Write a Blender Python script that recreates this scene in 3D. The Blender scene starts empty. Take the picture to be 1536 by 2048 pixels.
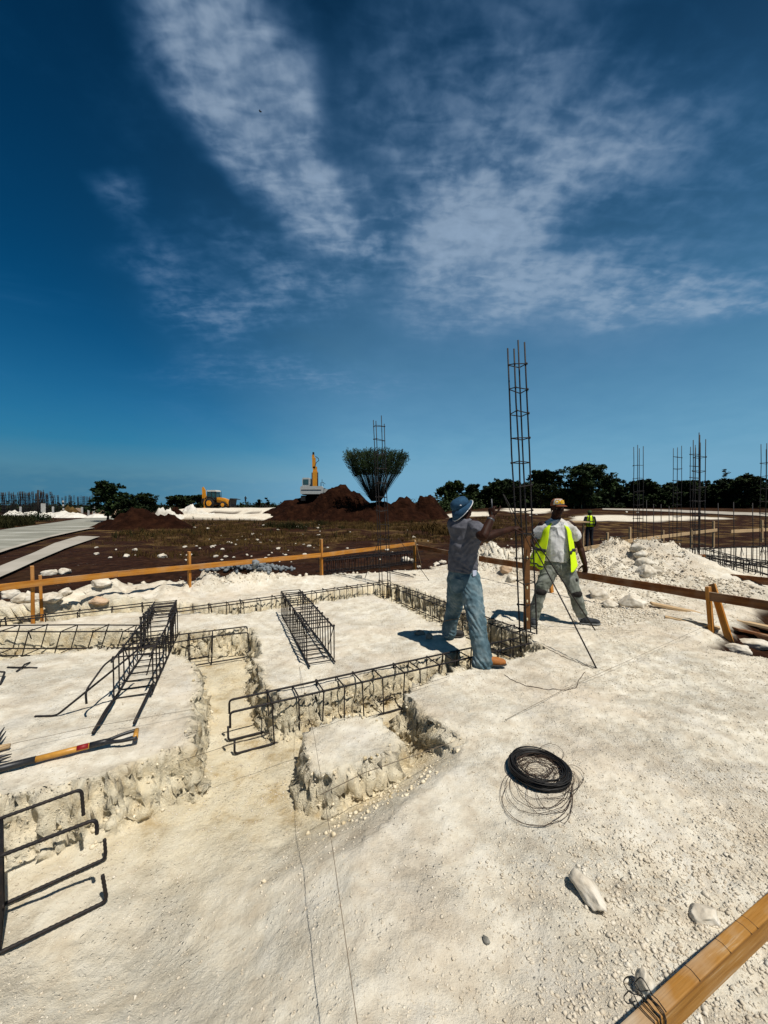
import bpy, math, random
import numpy as np
from mathutils import Vector, Matrix, noise as mnoise
R = math.radians
random.seed(7); RNG = np.random.default_rng(7)
SC = bpy.context.scene; COL = SC.collection

# ------------------------------------------------------------------ camera
F = 770.0                      # focal length in pixels of the 1536 x 2048 frame
CH = 1.7                       # eye height
PITCH = math.atan(14.0 / F)    # looking very slightly down
cd = bpy.data.cameras.new('camera'); cam = bpy.data.objects.new('camera', cd); COL.objects.link(cam)
cd.sensor_fit = 'VERTICAL'; cd.sensor_height = 36.0; cd.lens = F / 2048.0 * 36.0
cd.clip_start = 0.02; cd.clip_end = 9000
cam.location = (0, 0, CH); cam.rotation_euler = (R(90) - PITCH, 0, 0)
SC.camera = cam

# ------------------------------------------------------------------ sun and sky
SUN = Vector((0.34, -0.38, 1.0)).normalized()
sl = bpy.data.lights.new('sun', 'SUN'); so = bpy.data.objects.new('sun', sl); COL.objects.link(so)
sl.energy = 5.0; sl.angle = R(0.5); sl.color = (1.0, 0.955, 0.88)
so.rotation_euler = SUN.to_track_quat('Z', 'Y').to_euler(); so.location = (3, -4, 12)
SC.view_settings.view_transform = 'Standard'; SC.view_settings.look = 'None'
SC.view_settings.exposure = 0.0; SC.view_settings.gamma = 1.0
SC.cycles.use_denoising = True
SC.cycles.max_bounces = 6; SC.cycles.transparent_max_bounces = 8

W = bpy.data.worlds.new('World'); SC.world = W; W.use_nodes = True
def world():
    nt = W.node_tree; N = nt.nodes; N.clear(); L = nt.links
    def n(t, **k):
        a = N.new(t)
        for q, v in k.items(): setattr(a, q, v)
        return a
    def m(op, a, b=None, c=None, clamp=False):
        x = n('ShaderNodeMath', operation=op, use_clamp=clamp)
        for i, v in enumerate((a, b, c)):
            if v is None: continue
            if isinstance(v, (int, float)): x.inputs[i].default_value = v
            else: L.new(v, x.inputs[i])
        return x.outputs[0]
    def mr(v, a, b, c=0.0, d=1.0, smooth=True):
        x = n('ShaderNodeMapRange', interpolation_type='SMOOTHSTEP' if smooth else 'LINEAR')
        L.new(v, x.inputs[0])
        for i, q in enumerate((a, b, c, d)): x.inputs[1 + i].default_value = q
        return x.outputs[0]
    sky = n('ShaderNodeTexSky', sky_type='NISHITA', sun_disc=False, sun_elevation=math.asin(SUN.z),
            sun_rotation=math.atan2(SUN.x, SUN.y), altitude=0, air_density=1.0, dust_density=0.0, ozone_density=3.5)
    tc = n('ShaderNodeTexCoord'); sep = n('ShaderNodeSeparateXYZ'); L.new(tc.outputs['Generated'], sep.inputs[0])
    z = m('MAXIMUM', sep.outputs[2], 0.0)
    zc = m('ADD', z, 0.22)
    u = m('DIVIDE', sep.outputs[0], zc); v = m('DIVIDE', sep.outputs[1], zc)
    comb = n('ShaderNodeCombineXYZ'); L.new(u, comb.inputs[0]); L.new(v, comb.inputs[1])
    P = comb.outputs[0]
    def noise(scale, detail, rough, dist=0.0, vec=P, stretch=None):
        if stretch:
            mp = n('ShaderNodeMapping', vector_type='POINT'); L.new(vec, mp.inputs[0])
            mp.inputs['Rotation'].default_value = (0, 0, stretch[0]); mp.inputs['Scale'].default_value = (stretch[1], stretch[2], 1)
            vec = mp.outputs[0]
        x = n('ShaderNodeTexNoise'); L.new(vec, x.inputs['Vector'])
        x.inputs['Scale'].default_value = scale; x.inputs['Detail'].default_value = detail
        x.inputs['Roughness'].default_value = rough; x.inputs['Distortion'].default_value = dist
        return x.outputs['Fac']
    # the cloud bank: soft elliptical regions on the cloud plane, broken up by noise
    warp = noise(2.2, 4, 0.55)
    wv = n('ShaderNodeVectorMath', operation='SCALE'); 
    wn = n('ShaderNodeTexNoise'); L.new(P, wn.inputs['Vector']); wn.inputs['Scale'].default_value = 2.4; wn.inputs['Detail'].default_value = 4
    ws = n('ShaderNodeVectorMath', operation='SUBTRACT'); L.new(wn.outputs['Color'], ws.inputs[0]); ws.inputs[1].default_value = (0.5, 0.5, 0.5)
    L.new(ws.outputs[0], wv.inputs[0]); wv.inputs['Scale'].default_value = 0.5
    wa = n('ShaderNodeVectorMath', operation='ADD'); L.new(P, wa.inputs[0]); L.new(wv.outputs[0], wa.inputs[1])
    def blob(px, py, rx, ry, ang, amp):
        d = Vector(((px - 768) / F, 1.0, (1010 - py) / F)).normalized()
        cu, cv = d.x / (d.z + 0.22), d.y / (d.z + 0.22)
        mp = n('ShaderNodeMapping', vector_type='TEXTURE'); L.new(wa.outputs[0], mp.inputs[0])
        mp.inputs['Location'].default_value = (cu, cv, 0); mp.inputs['Rotation'].default_value = (0, 0, R(ang)); mp.inputs['Scale'].default_value = (rx, ry, 1)
        le = n('ShaderNodeVectorMath', operation='LENGTH'); L.new(mp.outputs[0], le.inputs[0])
        return mr(le.outputs['Value'], 1.0, 0.0, 0.0, amp)
    blobs = CLOUDS
    tot = None
    for b in blobs:
        o = blob(*b); tot = o if tot is None else m('ADD', tot, o)
    tot = m('MINIMUM', tot, 1.15)
    soft = None
    for b in HAZE:
        o = blob(*b); soft = o if soft is None else m('ADD', soft, o)
    soft = m('MINIMUM', soft, 0.9)
    body = noise(5.5, 5, 0.55, 0.2)
    rip = noise(13.0, 3, 0.5, 0.5, stretch=(R(-28), 0.8, 2.0))
    puff = noise(30.0, 3, 0.5, 0.2)
    tex = m('ADD', m('MULTIPLY', body, 0.36), m('ADD', m('MULTIPLY', rip, 0.40), m('MULTIPLY', puff, 0.26)))
    tex = mr(tex, 0.36, 0.74, 0.10, 1.0)
    cl = m('ADD', m('MULTIPLY', tex, tot), m('MULTIPLY', soft, m('ADD', 0.55, m('MULTIPLY', body, 0.8))))
    veil = m('MULTIPLY', mr(noise(1.6, 7, 0.62, 0.6), 0.46, 0.74, 0.0, 0.13), mr(z, 0.02, 0.2))
    cl = m('ADD', cl, veil)
    cl = m('MULTIPLY', m('SUBTRACT', 1.0, m('POWER', 2.718, m('MULTIPLY', cl, -1.05))), 1.12, clamp=True)
    # grade of the clear sky: deeper and more saturated overhead
    hs = n('ShaderNodeHueSaturation'); L.new(sky.outputs[0], hs.inputs['Color']); hs.inputs['Saturation'].default_value = SKY_SAT; hs.inputs['Hue'].default_value = 0.5 + SKY_HUE
    val = mr(m('POWER', z, 1.25), 0.0, 0.80, SKY_LO, SKY_HI, smooth=False); L.new(val, hs.inputs['Value'])
    mx = n('ShaderNodeMix', data_type='RGBA'); L.new(m('MULTIPLY', cl, 0.92), mx.inputs['Factor'])
    L.new(hs.outputs[0], mx.inputs['A'])
    cc = n('ShaderNodeMix', data_type='RGBA'); L.new(m('MULTIPLY', cl, 1.35, clamp=True), cc.inputs['Factor']); cc.inputs['A'].default_value = (0.25, 1.9, 4.6, 1); cc.inputs['B'].default_value = CLOUD_COL
    L.new(cc.outputs['Result'], mx.inputs['B'])
    # thin blue-grey air towards the horizon
    hz = n('ShaderNodeMix', data_type='RGBA'); side = mr(sep.outputs[0], -0.66, 0.02, 0.12, 1.0)
    low = m('MAXIMUM', m('MULTIPLY', m('POWER', m('SUBTRACT', 1.0, z, clamp=True), 2.7), m('MULTIPLY', side, 1.22)), m('MULTIPLY', m('POWER', m('SUBTRACT', 1.0, z, clamp=True), 7.0), 1.45, clamp=True))
    low = m('MULTIPLY', m('MULTIPLY', low, m('ADD', 0.86, m('MULTIPLY', body, 0.28)), clamp=True), m('SUBTRACT', 1.0, m('MULTIPLY', cl, 0.7), clamp=True))
    L.new(low, hz.inputs['Factor'])
    hc = n('ShaderNodeMix', data_type='RGBA'); L.new(side, hc.inputs['Factor']); hc.inputs['A'].default_value = (0.42, 1.7, 2.75, 1); hc.inputs['B'].default_value = HZ_COL
    L.new(mx.outputs['Result'], hz.inputs['A']); L.new(hc.outputs['Result'], hz.inputs['B']); mx = hz
    bg = n('ShaderNodeBackground'); L.new(mx.outputs['Result'], bg.inputs['Color']); bg.inputs['Strength'].default_value = SKY_STR
    out = n('ShaderNodeOutputWorld'); L.new(bg.outputs[0], out.inputs['Surface'])
SKY_STR, SKY_SAT, SKY_HUE, SKY_LO, SKY_HI = 0.1, 1.9, -0.002, 0.62, 0.165
CLOUD_COL = (3.2, 4.3, 5.8, 1)
HZ_COL = (1.75, 3.9, 5.6, 1)
CLOUDS = [(330, 10, .18, .26, 0, 1.0), (440, 180, .17, .26, -20, 1.25), (540, 290, .17, .28, -24, 1.25), (640, 400, .15, .26, -30, 1.05), (700, 480, .16, .2, -30, .8), (560, 60, .12, .18, 0, .2),
          (930, 480, .40, .28, 10, .95), (1000, 600, .7, .26, 0, .9), (1330, 600, .8, .22, -8, .8), (840, 280, .24, .32, 0, .38), (1000, 380, .38, .32, 10, .45), (1140, 320, .34, .30, 20, .6), (1350, 420, .5, .3, 10, .4), (1000, 60, .14, .18, 0, .18),
          (450, 640, .30, .24, 0, .75), (610, 610, .28, .22, 0, .75), (640, 760, 1.0, .28, 10, .6), (270, 425, .12, .08, 0, .55), (1490, 590, .45, .16, 0, .8), (350, 540, .26, .18, 0, .5), (560, 520, .2, .2, 0, .4)]
HAZE = [(950, 490, .28, .21, 0, .62), (990, 580, .46, .25, 0, .42), (1010, 650, .8, .26, 0, .26), (1330, 605, .7, .18, -6, .32), (1150, 720, 1.1, .4, 0, .22), (900, 830, 1.8, .4, 0, .15),
        (450, 180, .2, .3, -20, .2), (560, 300, .2, .3, -24, .2), (650, 420, .16, .26, -24, .18), (960, 370, .5, .4, 0, .14), (1170, 330, .24, .2, 20, .16)]
world()

# ------------------------------------------------------------------ pixel helpers (points on real planes of the place)
def ray(px, py):
    x, y, z = (px - 768) / F, (1024 - py) / F, -1.0
    a = R(90) - PITCH
    return Vector((x, y * math.cos(a) - z * math.sin(a), y * math.sin(a) + z * math.cos(a)))
def G(px, py, z=0.0):
    d = ray(px, py); t = (z - CH) / d.z
    return Vector((d.x * t, d.y * t, z))
def Q(px, py, Y):
    d = ray(px, py); t = Y / d.y
    return Vector((d.x * t, Y, CH + d.z * t))

# ------------------------------------------------------------------ node materials
def nmat(name, cols, scale=8.0, rough=0.8, bump=0.0, bscale=40.0, detail=6, coord='Object', stretch=(1, 1, 1), metal=0.0, spec=0.3, ramp=(0.3, 0.7), trans=0.0, emit=None):
    mt = bpy.data.materials.new(name); mt.use_nodes = True
    nt = mt.node_tree; N = nt.nodes; L = nt.links; b = N['Principled BSDF']
    tc = N.new('ShaderNodeTexCoord'); mp = N.new('ShaderNodeMapping'); mp.inputs['Scale'].default_value = stretch
    L.new(tc.outputs[coord], mp.inputs[0])
    no = N.new('ShaderNodeTexNoise'); no.inputs['Scale'].default_value = scale; no.inputs['Detail'].default_value = detail; no.inputs['Roughness'].default_value = 0.6
    L.new(mp.outputs[0], no.inputs['Vector'])
    cr = N.new('ShaderNodeValToRGB'); L.new(no.outputs['Fac'], cr.inputs[0])
    e = cr.color_ramp.elements
    k = len(cols)
    e[0].position = ramp[0]; e[0].color = (*cols[0], 1); e[1].position = ramp[1]; e[1].color = (*cols[-1], 1)
    for i in range(1, k - 1):
        q = e.new(ramp[0] + (ramp[1] - ramp[0]) * i / (k - 1)); q.color = (*cols[i], 1)
    L.new(cr.outputs[0], b.inputs['Base Color'])
    b.inputs['Roughness'].default_value = rough; b.inputs['Metallic'].default_value = metal; b.inputs['Specular IOR Level'].default_value = spec
    if bump:
        n2 = N.new('ShaderNodeTexNoise'); n2.inputs['Scale'].default_value = bscale; n2.inputs['Detail'].default_value = 5
        L.new(mp.outputs[0], n2.inputs['Vector'])
        bu = N.new('ShaderNodeBump'); bu.inputs['Distance'].default_value = bump; bu.inputs['Strength'].default_value = 1.0
        L.new(n2.outputs['Fac'], bu.inputs['Height']); L.new(bu.outputs[0], b.inputs['Normal'])
    if trans:
        b.inputs['Transmission Weight'].default_value = trans
    return mt

M = {}
M['rebar'] = nmat('rebar_steel', [(.010, .009, .010), (.018, .014, .013), (.05, .026, .016)], 30, .6, .0015, 120, metal=.0, spec=.25, ramp=(.35, .8))
M['wire'] = nmat('black_wire', [(.008, .008, .008), (.02, .017, .015)], 40, .5, spec=.3)
M['rust_wire'] = nmat('thin_wire', [(.03, .018, .012), (.07, .04, .025)], 40, .6)
M['string'] = nmat('string', [(.12, .09, .06), (.20, .15, .10)], 40, .9)
M['wood'] = nmat('pine_wood', [(.30, .105, .014), (.46, .185, .024), (.55, .25, .045)], 5, .7, .0012, 30, stretch=(.35, 6, 6), detail=8, spec=.2)
M['wood_dusty'] = nmat('dusty_pine_wood', [(.20, .085, .014), (.31, .14, .024), (.36, .18, .045), (.52, .40, .26)], 6, .75, .0015, 30, stretch=(.5, 7, 7), detail=9, spec=.2)
M['wood_dark'] = nmat('brown_shaded_wood', [(.09, .028, .008), (.16, .056, .014), (.24, .09, .022)], 5, .8, .002, 30, stretch=(.35, 6, 6), detail=8, spec=.2)  # brown wood, with the shade on the right board put into the colour
M['wood_pale'] = nmat('pale_wood', [(.40, .27, .14), (.52, .36, .20)], 5, .8, .001, 30, stretch=(.5, 6, 6), detail=8)
def add_knots(mt, s, dark):
    nt = mt.node_tree; N = nt.nodes; L = nt.links; b = N['Principled BSDF']; src = b.inputs['Base Color'].links[0].from_socket
    tc = N.new('ShaderNodeTexCoord'); mp = N.new('ShaderNodeMapping'); mp.inputs['Scale'].default_value = (1.6, 5, 5); L.new(tc.outputs['Object'], mp.inputs[0])
    vo = N.new('ShaderNodeTexVoronoi'); vo.inputs['Scale'].default_value = s; vo.inputs['Randomness'].default_value = 1; L.new(mp.outputs[0], vo.inputs['Vector'])
    mr_ = N.new('ShaderNodeMapRange'); L.new(vo.outputs['Distance'], mr_.inputs[0]); mr_.inputs[1].default_value = .16; mr_.inputs[2].default_value = .07; mr_.inputs[3].default_value = 0; mr_.inputs[4].default_value = .85
    m2 = N.new('ShaderNodeMapping'); m2.inputs['Scale'].default_value = (.9, 60, 60); L.new(tc.outputs['Object'], m2.inputs[0]); n2 = N.new('ShaderNodeTexNoise'); n2.inputs['Scale'].default_value = 1.0; n2.inputs['Detail'].default_value = 4; L.new(m2.outputs[0], n2.inputs['Vector'])
    gr = N.new('ShaderNodeMapRange'); L.new(n2.outputs['Fac'], gr.inputs[0]); gr.inputs[1].default_value = .52; gr.inputs[2].default_value = .72; gr.inputs[3].default_value = 0; gr.inputs[4].default_value = .55
    mx = N.new('ShaderNodeMath'); mx.operation = 'MAXIMUM'; L.new(mr_.outputs[0], mx.inputs[0]); L.new(gr.outputs[0], mx.inputs[1])
    mi = N.new('ShaderNodeMix'); mi.data_type = 'RGBA'; L.new(mx.outputs[0], mi.inputs['Factor']); L.new(src, mi.inputs['A']); mi.inputs['B'].default_value = (*dark, 1)
    n3 = N.new('ShaderNodeTexNoise'); n3.inputs['Scale'].default_value = 3.5; n3.inputs['Detail'].default_value = 6; L.new(tc.outputs['Object'], n3.inputs['Vector']); du = N.new('ShaderNodeMapRange'); L.new(n3.outputs['Fac'], du.inputs[0]); du.inputs[1].default_value = .44; du.inputs[2].default_value = .64; du.inputs[3].default_value = 0; du.inputs[4].default_value = .5
    ge = N.new('ShaderNodeNewGeometry'); sz = N.new('ShaderNodeSeparateXYZ'); L.new(ge.outputs['Normal'], sz.inputs[0]); tp = N.new('ShaderNodeMapRange'); L.new(sz.outputs[2], tp.inputs[0]); tp.inputs[1].default_value = .6; tp.inputs[2].default_value = .95; tp.inputs[3].default_value = .35; tp.inputs[4].default_value = 1.6
    dm = N.new('ShaderNodeMath'); dm.operation = 'MULTIPLY'; dm.use_clamp = True; L.new(du.outputs[0], dm.inputs[0]); L.new(tp.outputs[0], dm.inputs[1])
    m3 = N.new('ShaderNodeMix'); m3.data_type = 'RGBA'; L.new(dm.outputs[0], m3.inputs['Factor']); L.new(mi.outputs['Result'], m3.inputs['A']); m3.inputs['B'].default_value = (.46, .37, .26, 1); L.new(m3.outputs['Result'], b.inputs['Base Color'])
for k_, d_ in (('wood', (.10, .035, .008)), ('wood_dusty', (.12, .045, .010)), ('wood_dark', (.03, .011, .004))): add_knots(M[k_], 1.0, d_)
M['handle'] = nmat('varnished_handle', [(.34, .15, .02), (.46, .22, .035), (.55, .28, .05)], 6, .4, stretch=(.6, 8, 8), spec=.4)
M['red'] = nmat('red_label', [(.18, .006, .008), (.24, .012, .012)], 20, .5)
M['blackpaint'] = nmat('black_painted_steel', [(.008, .008, .009), (.018, .018, .02)], 20, .45, .0006, 60, spec=.45)
M['steelworn'] = nmat('worn_steel', [(.03, .03, .032), (.10, .10, .105)], 12, .45, spec=.5, metal=.4)
M['stone'] = nmat('marl_stone', [(.38, .32, .24), (.58, .52, .42), (.72, .67, .58)], 9, .95, .006, 30, spec=.1)
M['stone_grey'] = nmat('grey_stone', [(.16, .15, .12), (.28, .27, .24)], 14, .95, .004, 40, spec=.1)
M['stone_tan'] = nmat('tan_stone', [(.40, .26, .15), (.62, .46, .32)], 9, .95, .005, 30, spec=.1)
M['gravel'] = nmat('marl_grit', [(.44, .37, .27), (.60, .53, .42), (.70, .65, .55)], 11, 1.0, .003, 60, spec=.05)
M['rubble'] = nmat('grey_rubble', [(.10, .115, .125), (.24, .26, .27)], 3, .95, .004, 30)
M['dirt'] = nmat('red_dirt', [(.007, .0026, .0014), (.017, .006, .003), (.034, .013, .006)], 1.2, 1.0, .22, 3.5, detail=9, spec=.05)
M['fresh'] = nmat('broken_marl', [(.46, .36, .20), (.66, .57, .41), (.75, .69, .55)], 9, .95, .004, 40, spec=.05)
M['marlheap'] = nmat('marl_heap', [(.5, .46, .38), (.72, .69, .62)], 1.2, 1.0, .08, 3, spec=.05)
M['concrete'] = nmat('road_concrete', [(.17, .165, .135), (.25, .245, .20), (.42, .41, .36)], .35, .9, .004, 30, stretch=(.6, 1.6, 1), spec=.15)
M['pave'] = nmat('pavement_concrete', [(.28, .25, .20), (.42, .38, .32)], .6, .9, .004, 30)
M['leaf'] = nmat('leaf', [(.006, .012, .004), (.016, .030, .008), (.035, .06, .014)], .9, .7, spec=.15)
M['leaf2'] = nmat('leaf_olive', [(.008, .014, .005), (.022, .036, .009), (.05, .07, .018)], 1.3, .7, spec=.15)
M['leafdark'] = nmat('leaf_dark', [(.004, .007, .003), (.012, .020, .006), (.032, .048, .013)], .7, .8, spec=.1)
M['bark'] = nmat('bark', [(.012, .009, .007), (.035, .027, .02)], 8, .95, .01, 20)
M['stem'] = nmat('stem', [(.012, .014, .010), (.035, .04, .03)], 8, .9)
M['straw'] = nmat('straw', [(.025, .014, .005), (.075, .045, .015), (.15, .095, .034)], 1.5, .95, spec=.05)
M['weed'] = nmat('weed', [(.012, .012, .004), (.034, .032, .012)], 1.5, .9, spec=.05)
M['post'] = nmat('concrete_post', [(.42, .40, .36), (.6, .58, .53)], 4, .9)
M['yellow'] = nmat('machine_yellow', [(.52, .20, .008), (.66, .28, .014)], 3, .5, spec=.4)
M['machwhite'] = nmat('machine_pale', [(.34, .35, .33), (.46, .47, .45)], 3, .5)
M['machblack'] = nmat('machine_black', [(.006, .006, .006), (.018, .017, .016)], 6, .7)
M['tyre'] = nmat('tyre', [(.006, .006, .006), (.015, .014, .013)], 6, .9)
M['glass'] = nmat('cab_glass', [(.02, .05, .055), (.03, .08, .085)], 3, .12, spec=.6)
M['skin'] = nmat('skin', [(.016, .006, .003), (.030, .011, .006), (.046, .018, .009)], 9, .6, .001, 120, spec=.12)
M['eye'] = nmat('eye', [(.05, .045, .04), (.10, .09, .08)], 5, .3)  # shade over the face is put into this eye colour
M['tee'] = nmat('grey_cotton', [(.075, .075, .088), (.13, .13, .148)], 14, .95, .0012, 160, spec=.1)
M['jeans'] = nmat('blue_denim', [(.034, .060, .076), (.09, .145, .17), (.22, .27, .28)], 7, .9, .001, 240, detail=7, spec=.1)
M['jeans2'] = nmat('dusty_denim', [(.085, .095, .075), (.17, .18, .15), (.30, .31, .28)], 8, .95, .001, 200, detail=7, spec=.1)
M['polo'] = nmat('dirty_white_cotton', [(.30, .22, .14), (.50, .47, .42), (.60, .59, .57)], 5, .95, .0012, 150, detail=7, spec=.1, ramp=(.28, .52))
M['vest'] = nmat('hi_vis_fabric', [(.56, .78, .008), (.66, .86, .012)], 6, .8, .0008, 120, spec=.2)
M['band'] = nmat('dark_band', [(.012, .014, .014), (.03, .032, .03)], 9, .6)
M['hat'] = nmat('blue_hat', [(.007, .032, .070), (.018, .066, .125)], 26, .9, .001, 200)
M['hatrim'] = nmat('white_trim', [(.55, .55, .55), (.65, .65, .65)], 9, .9)
M['capbrown'] = nmat('cap_brown', [(.12, .035, .012), (.20, .06, .02)], 18, .9)
M['capwhite'] = nmat('cap_panel', [(.45, .43, .38), (.6, .57, .5)], 18, .9)
M['capyellow'] = nmat('cap_letters', [(.75, .42, .01), (.8, .48, .015)], 8, .8)
M['boot'] = nmat('tan_leather', [(.26, .09, .02), (.40, .15, .035)], 16, .7, .001, 90)
M['bootdark'] = nmat('dark_leather', [(.012, .011, .010), (.035, .03, .026)], 16, .7)
M['sole'] = nmat('rubber_sole', [(.02, .017, .014), (.05, .045, .04)], 12, .9)
M['trainer'] = nmat('dark_canvas', [(.015, .017, .02), (.04, .044, .05)], 16, .85)
M['solegrey'] = nmat('grey_sole', [(.14, .14, .135), (.22, .22, .21)], 12, .9)
M['sock'] = nmat('grey_sock', [(.30, .31, .32), (.42, .43, .44)], 20, .95)
M['kneedark'] = nmat('torn_knee', [(.008, .007, .007), (.025, .02, .018)], 20, .95)
M['darkcloth'] = nmat('dark_cloth', [(.008, .009, .013), (.02, .022, .03)], 12, .95)
M['paper'] = nmat('pale_card', [(.42, .45, .56), (.5, .53, .64)], 9, .7)
M['bird'] = nmat('bird_dark', [(.004, .005, .008), (.01, .011, .015)], 5, .9)
M['levelbody'] = nmat('level_body', [(.10, .04, .010), (.17, .07, .018)], 8, .6, stretch=(3, 3, .5))
M['vial'] = nmat('pale_slot', [(.6, .52, .32), (.72, .64, .42)], 8, .4)

# ------------------------------------------------------------------ mesh builder
class MB:
    def __init__(s): s.v = []; s.f = []; s.mi = []; s.cur = 0
    def add(s, vs, fs):
        o = len(s.v); s.v += [tuple(q) for q in vs]; s.f += [tuple(i + o for i in q) for q in fs]; s.mi += [s.cur] * len(fs); return s
    def tube(s, pts, r, n=6, cap=True, r2=None):
        pts = [Vector(p) for p in pts]; k = len(pts)
        rs = [r + ((r2 if r2 is not None else r) - r) * i / max(1, k - 1) for i in range(k)] if not isinstance(r, (list, tuple)) else r
        t0 = (pts[1] - pts[0]).normalized(); a = t0.orthogonal().normalized()
        vs = []; fs = []
        for i, p in enumerate(pts):
            t = (pts[min(i + 1, k - 1)] - pts[max(i - 1, 0)])
            t = t.normalized() if t.length > 1e-9 else t0
            a = (a - t * a.dot(t)); a = a.normalized() if a.length > 1e-6 else t.orthogonal().normalized()
            b = t.cross(a)
            for j in range(n):
                w = 2 * math.pi * j / n; vs.append(p + (a * math.cos(w) + b * math.sin(w)) * rs[i])
        for i in range(k - 1):
            for j in range(n):
                q = (j + 1) % n; fs.append((i * n + j, i * n + q, (i + 1) * n + q, (i + 1) * n + j))
        if cap:
            fs.append(tuple(range(n - 1, -1, -1))); fs.append(tuple((k - 1) * n + j for j in range(n)))
        return s.add(vs, fs)
    def box(s, c, d, m=None):
        x, y, z = (q / 2 for q in d); c = Vector(c); m = m or Matrix.Identity(3)
        vs = [c + m @ Vector(q) for q in ((-x, -y, -z), (x, -y, -z), (x, y, -z), (-x, y, -z), (-x, -y, z), (x, -y, z), (x, y, z), (-x, y, z))]
        return s.add(vs, [(3, 2, 1, 0), (4, 5, 6, 7), (0, 1, 5, 4), (1, 2, 6, 5), (2, 3, 7, 6), (3, 0, 4, 7)])
    def prism(s, prof, y0, y1):          # profile in x,z extruded along y
        k = len(prof); vs = [(x, y0, z) for x, z in prof] + [(x, y1, z) for x, z in prof]
        return s.add(vs, [tuple(range(k)), tuple(range(2 * k - 1, k - 1, -1))] + [(i, i + k, (i + 1) % k + k, (i + 1) % k) for i in range(k)])
    def disc(s, c, r, y0, y1, n=18, r2=None):   # wheel-like cylinder along y
        return s.tube([(c[0], y0, c[2]), (c[0], y1, c[2])], r, n, True, r2)
    def rings(s, rings, cap=True):       # rings: list of (centre, side vector, front vector); ellipse section
        n = 18; vs = []; fs = []; k = len(rings)
        for c, a, b in rings:
            c, a, b = Vector(c), Vector(a), Vector(b)
            for j in range(n):
                w = 2 * math.pi * j / n; vs.append(c + a * math.cos(w) + b * math.sin(w))
        for i in range(k - 1):
            for j in range(n):
                q = (j + 1) % n; fs.append((i * n + j, i * n + q, (i + 1) * n + q, (i + 1) * n + j))
        if cap:
            fs.append(tuple(range(n - 1, -1, -1))); fs.append(tuple((k - 1) * n + j for j in range(n)))
        return s.add(vs, fs)
    def ball(s, c, r, seg=14, rin=9, m=None):
        c = Vector(c); r = (r, r, r) if isinstance(r, (int, float)) else r; vs = []; fs = []; m = m or Matrix.Identity(3)
        for i in range(rin + 1):
            th = math.pi * i / rin
            for j in range(seg):
                w = 2 * math.pi * j / seg
                vs.append(c + m @ Vector((r[0] * math.sin(th) * math.cos(w), r[1] * math.sin(th) * math.sin(w), r[2] * math.cos(th))))
        for i in range(rin):
            for j in range(seg):
                q = (j + 1) % seg; fs.append((i * seg + j, (i + 1) * seg + j, (i + 1) * seg + q, i * seg + q))
        return s.add(vs, fs)

ORG = {}
def link_mesh(name, me, mats, parent=None):
    o = bpy.data.objects.new(name, me); COL.objects.link(o)
    for m_ in (mats if isinstance(mats, (list, tuple)) else [mats]): me.materials.append(m_)
    if parent is not None: o.parent = parent
    ORG[o.name] = ORG.get(parent.name, Vector()) if parent is not None else Vector()
    return o
def build(mb, name, mat, parent=None, smooth=False, origin=None):
    off = ORG.get(parent.name, Vector()) if parent is not None else (Vector(origin) if origin is not None else Vector())
    me = bpy.data.meshes.new(name)
    V = np.array(mb.v, dtype=np.float32).reshape(-1, 3) - np.array(off, dtype=np.float32)
    me.from_pydata(V.tolist(), [], mb.f)
    if smooth: me.polygons.foreach_set('use_smooth', [True] * len(me.polygons))
    if any(mb.mi): me.polygons.foreach_set('material_index', mb.mi)
    me.update()
    o = link_mesh(name, me, mat, parent)
    if parent is None and origin is not None: o.location = origin; ORG[o.name] = Vector(origin)
    return o
def tag(o, label=None, cat=None, group=None, kind=None):
    if label: o['label'] = label
    if cat: o['category'] = cat
    if group: o['group'] = group
    if kind: o['kind'] = kind
    elif cat: o['kind'] = 'thing'
    return o
def thing(name, loc, label, cat, group=None, local=False):
    o = bpy.data.objects.new(name, None); COL.objects.link(o); o.empty_display_size = .1
    o.location = loc; ORG[o.name] = Vector() if local else Vector(loc)
    return tag(o, label, cat, group)
def copy_tree(o, parent=None):
    c = o.copy(); COL.objects.link(c)
    if parent is not None: c.parent = parent
    for ch in list(o.children): copy_tree(ch, c)
    return c
def rpath(pts, rad=.03, n=4):            # polyline with rounded corners
    pts = [Vector(p) for p in pts]; out = [pts[0]]
    for i in range(1, len(pts) - 1):
        a, b, c = pts[i - 1], pts[i], pts[i + 1]
        d1 = (a - b); d2 = (c - b); r = min(rad, d1.length * .45, d2.length * .45)
        p1 = b + d1.normalized() * r; p2 = b + d2.normalized() * r
        for j in range(n + 1):
            t = j / n; out.append(p1 * (1 - t) ** 2 + b * 2 * t * (1 - t) + p2 * t * t)
    out.append(pts[-1]); return out
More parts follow.
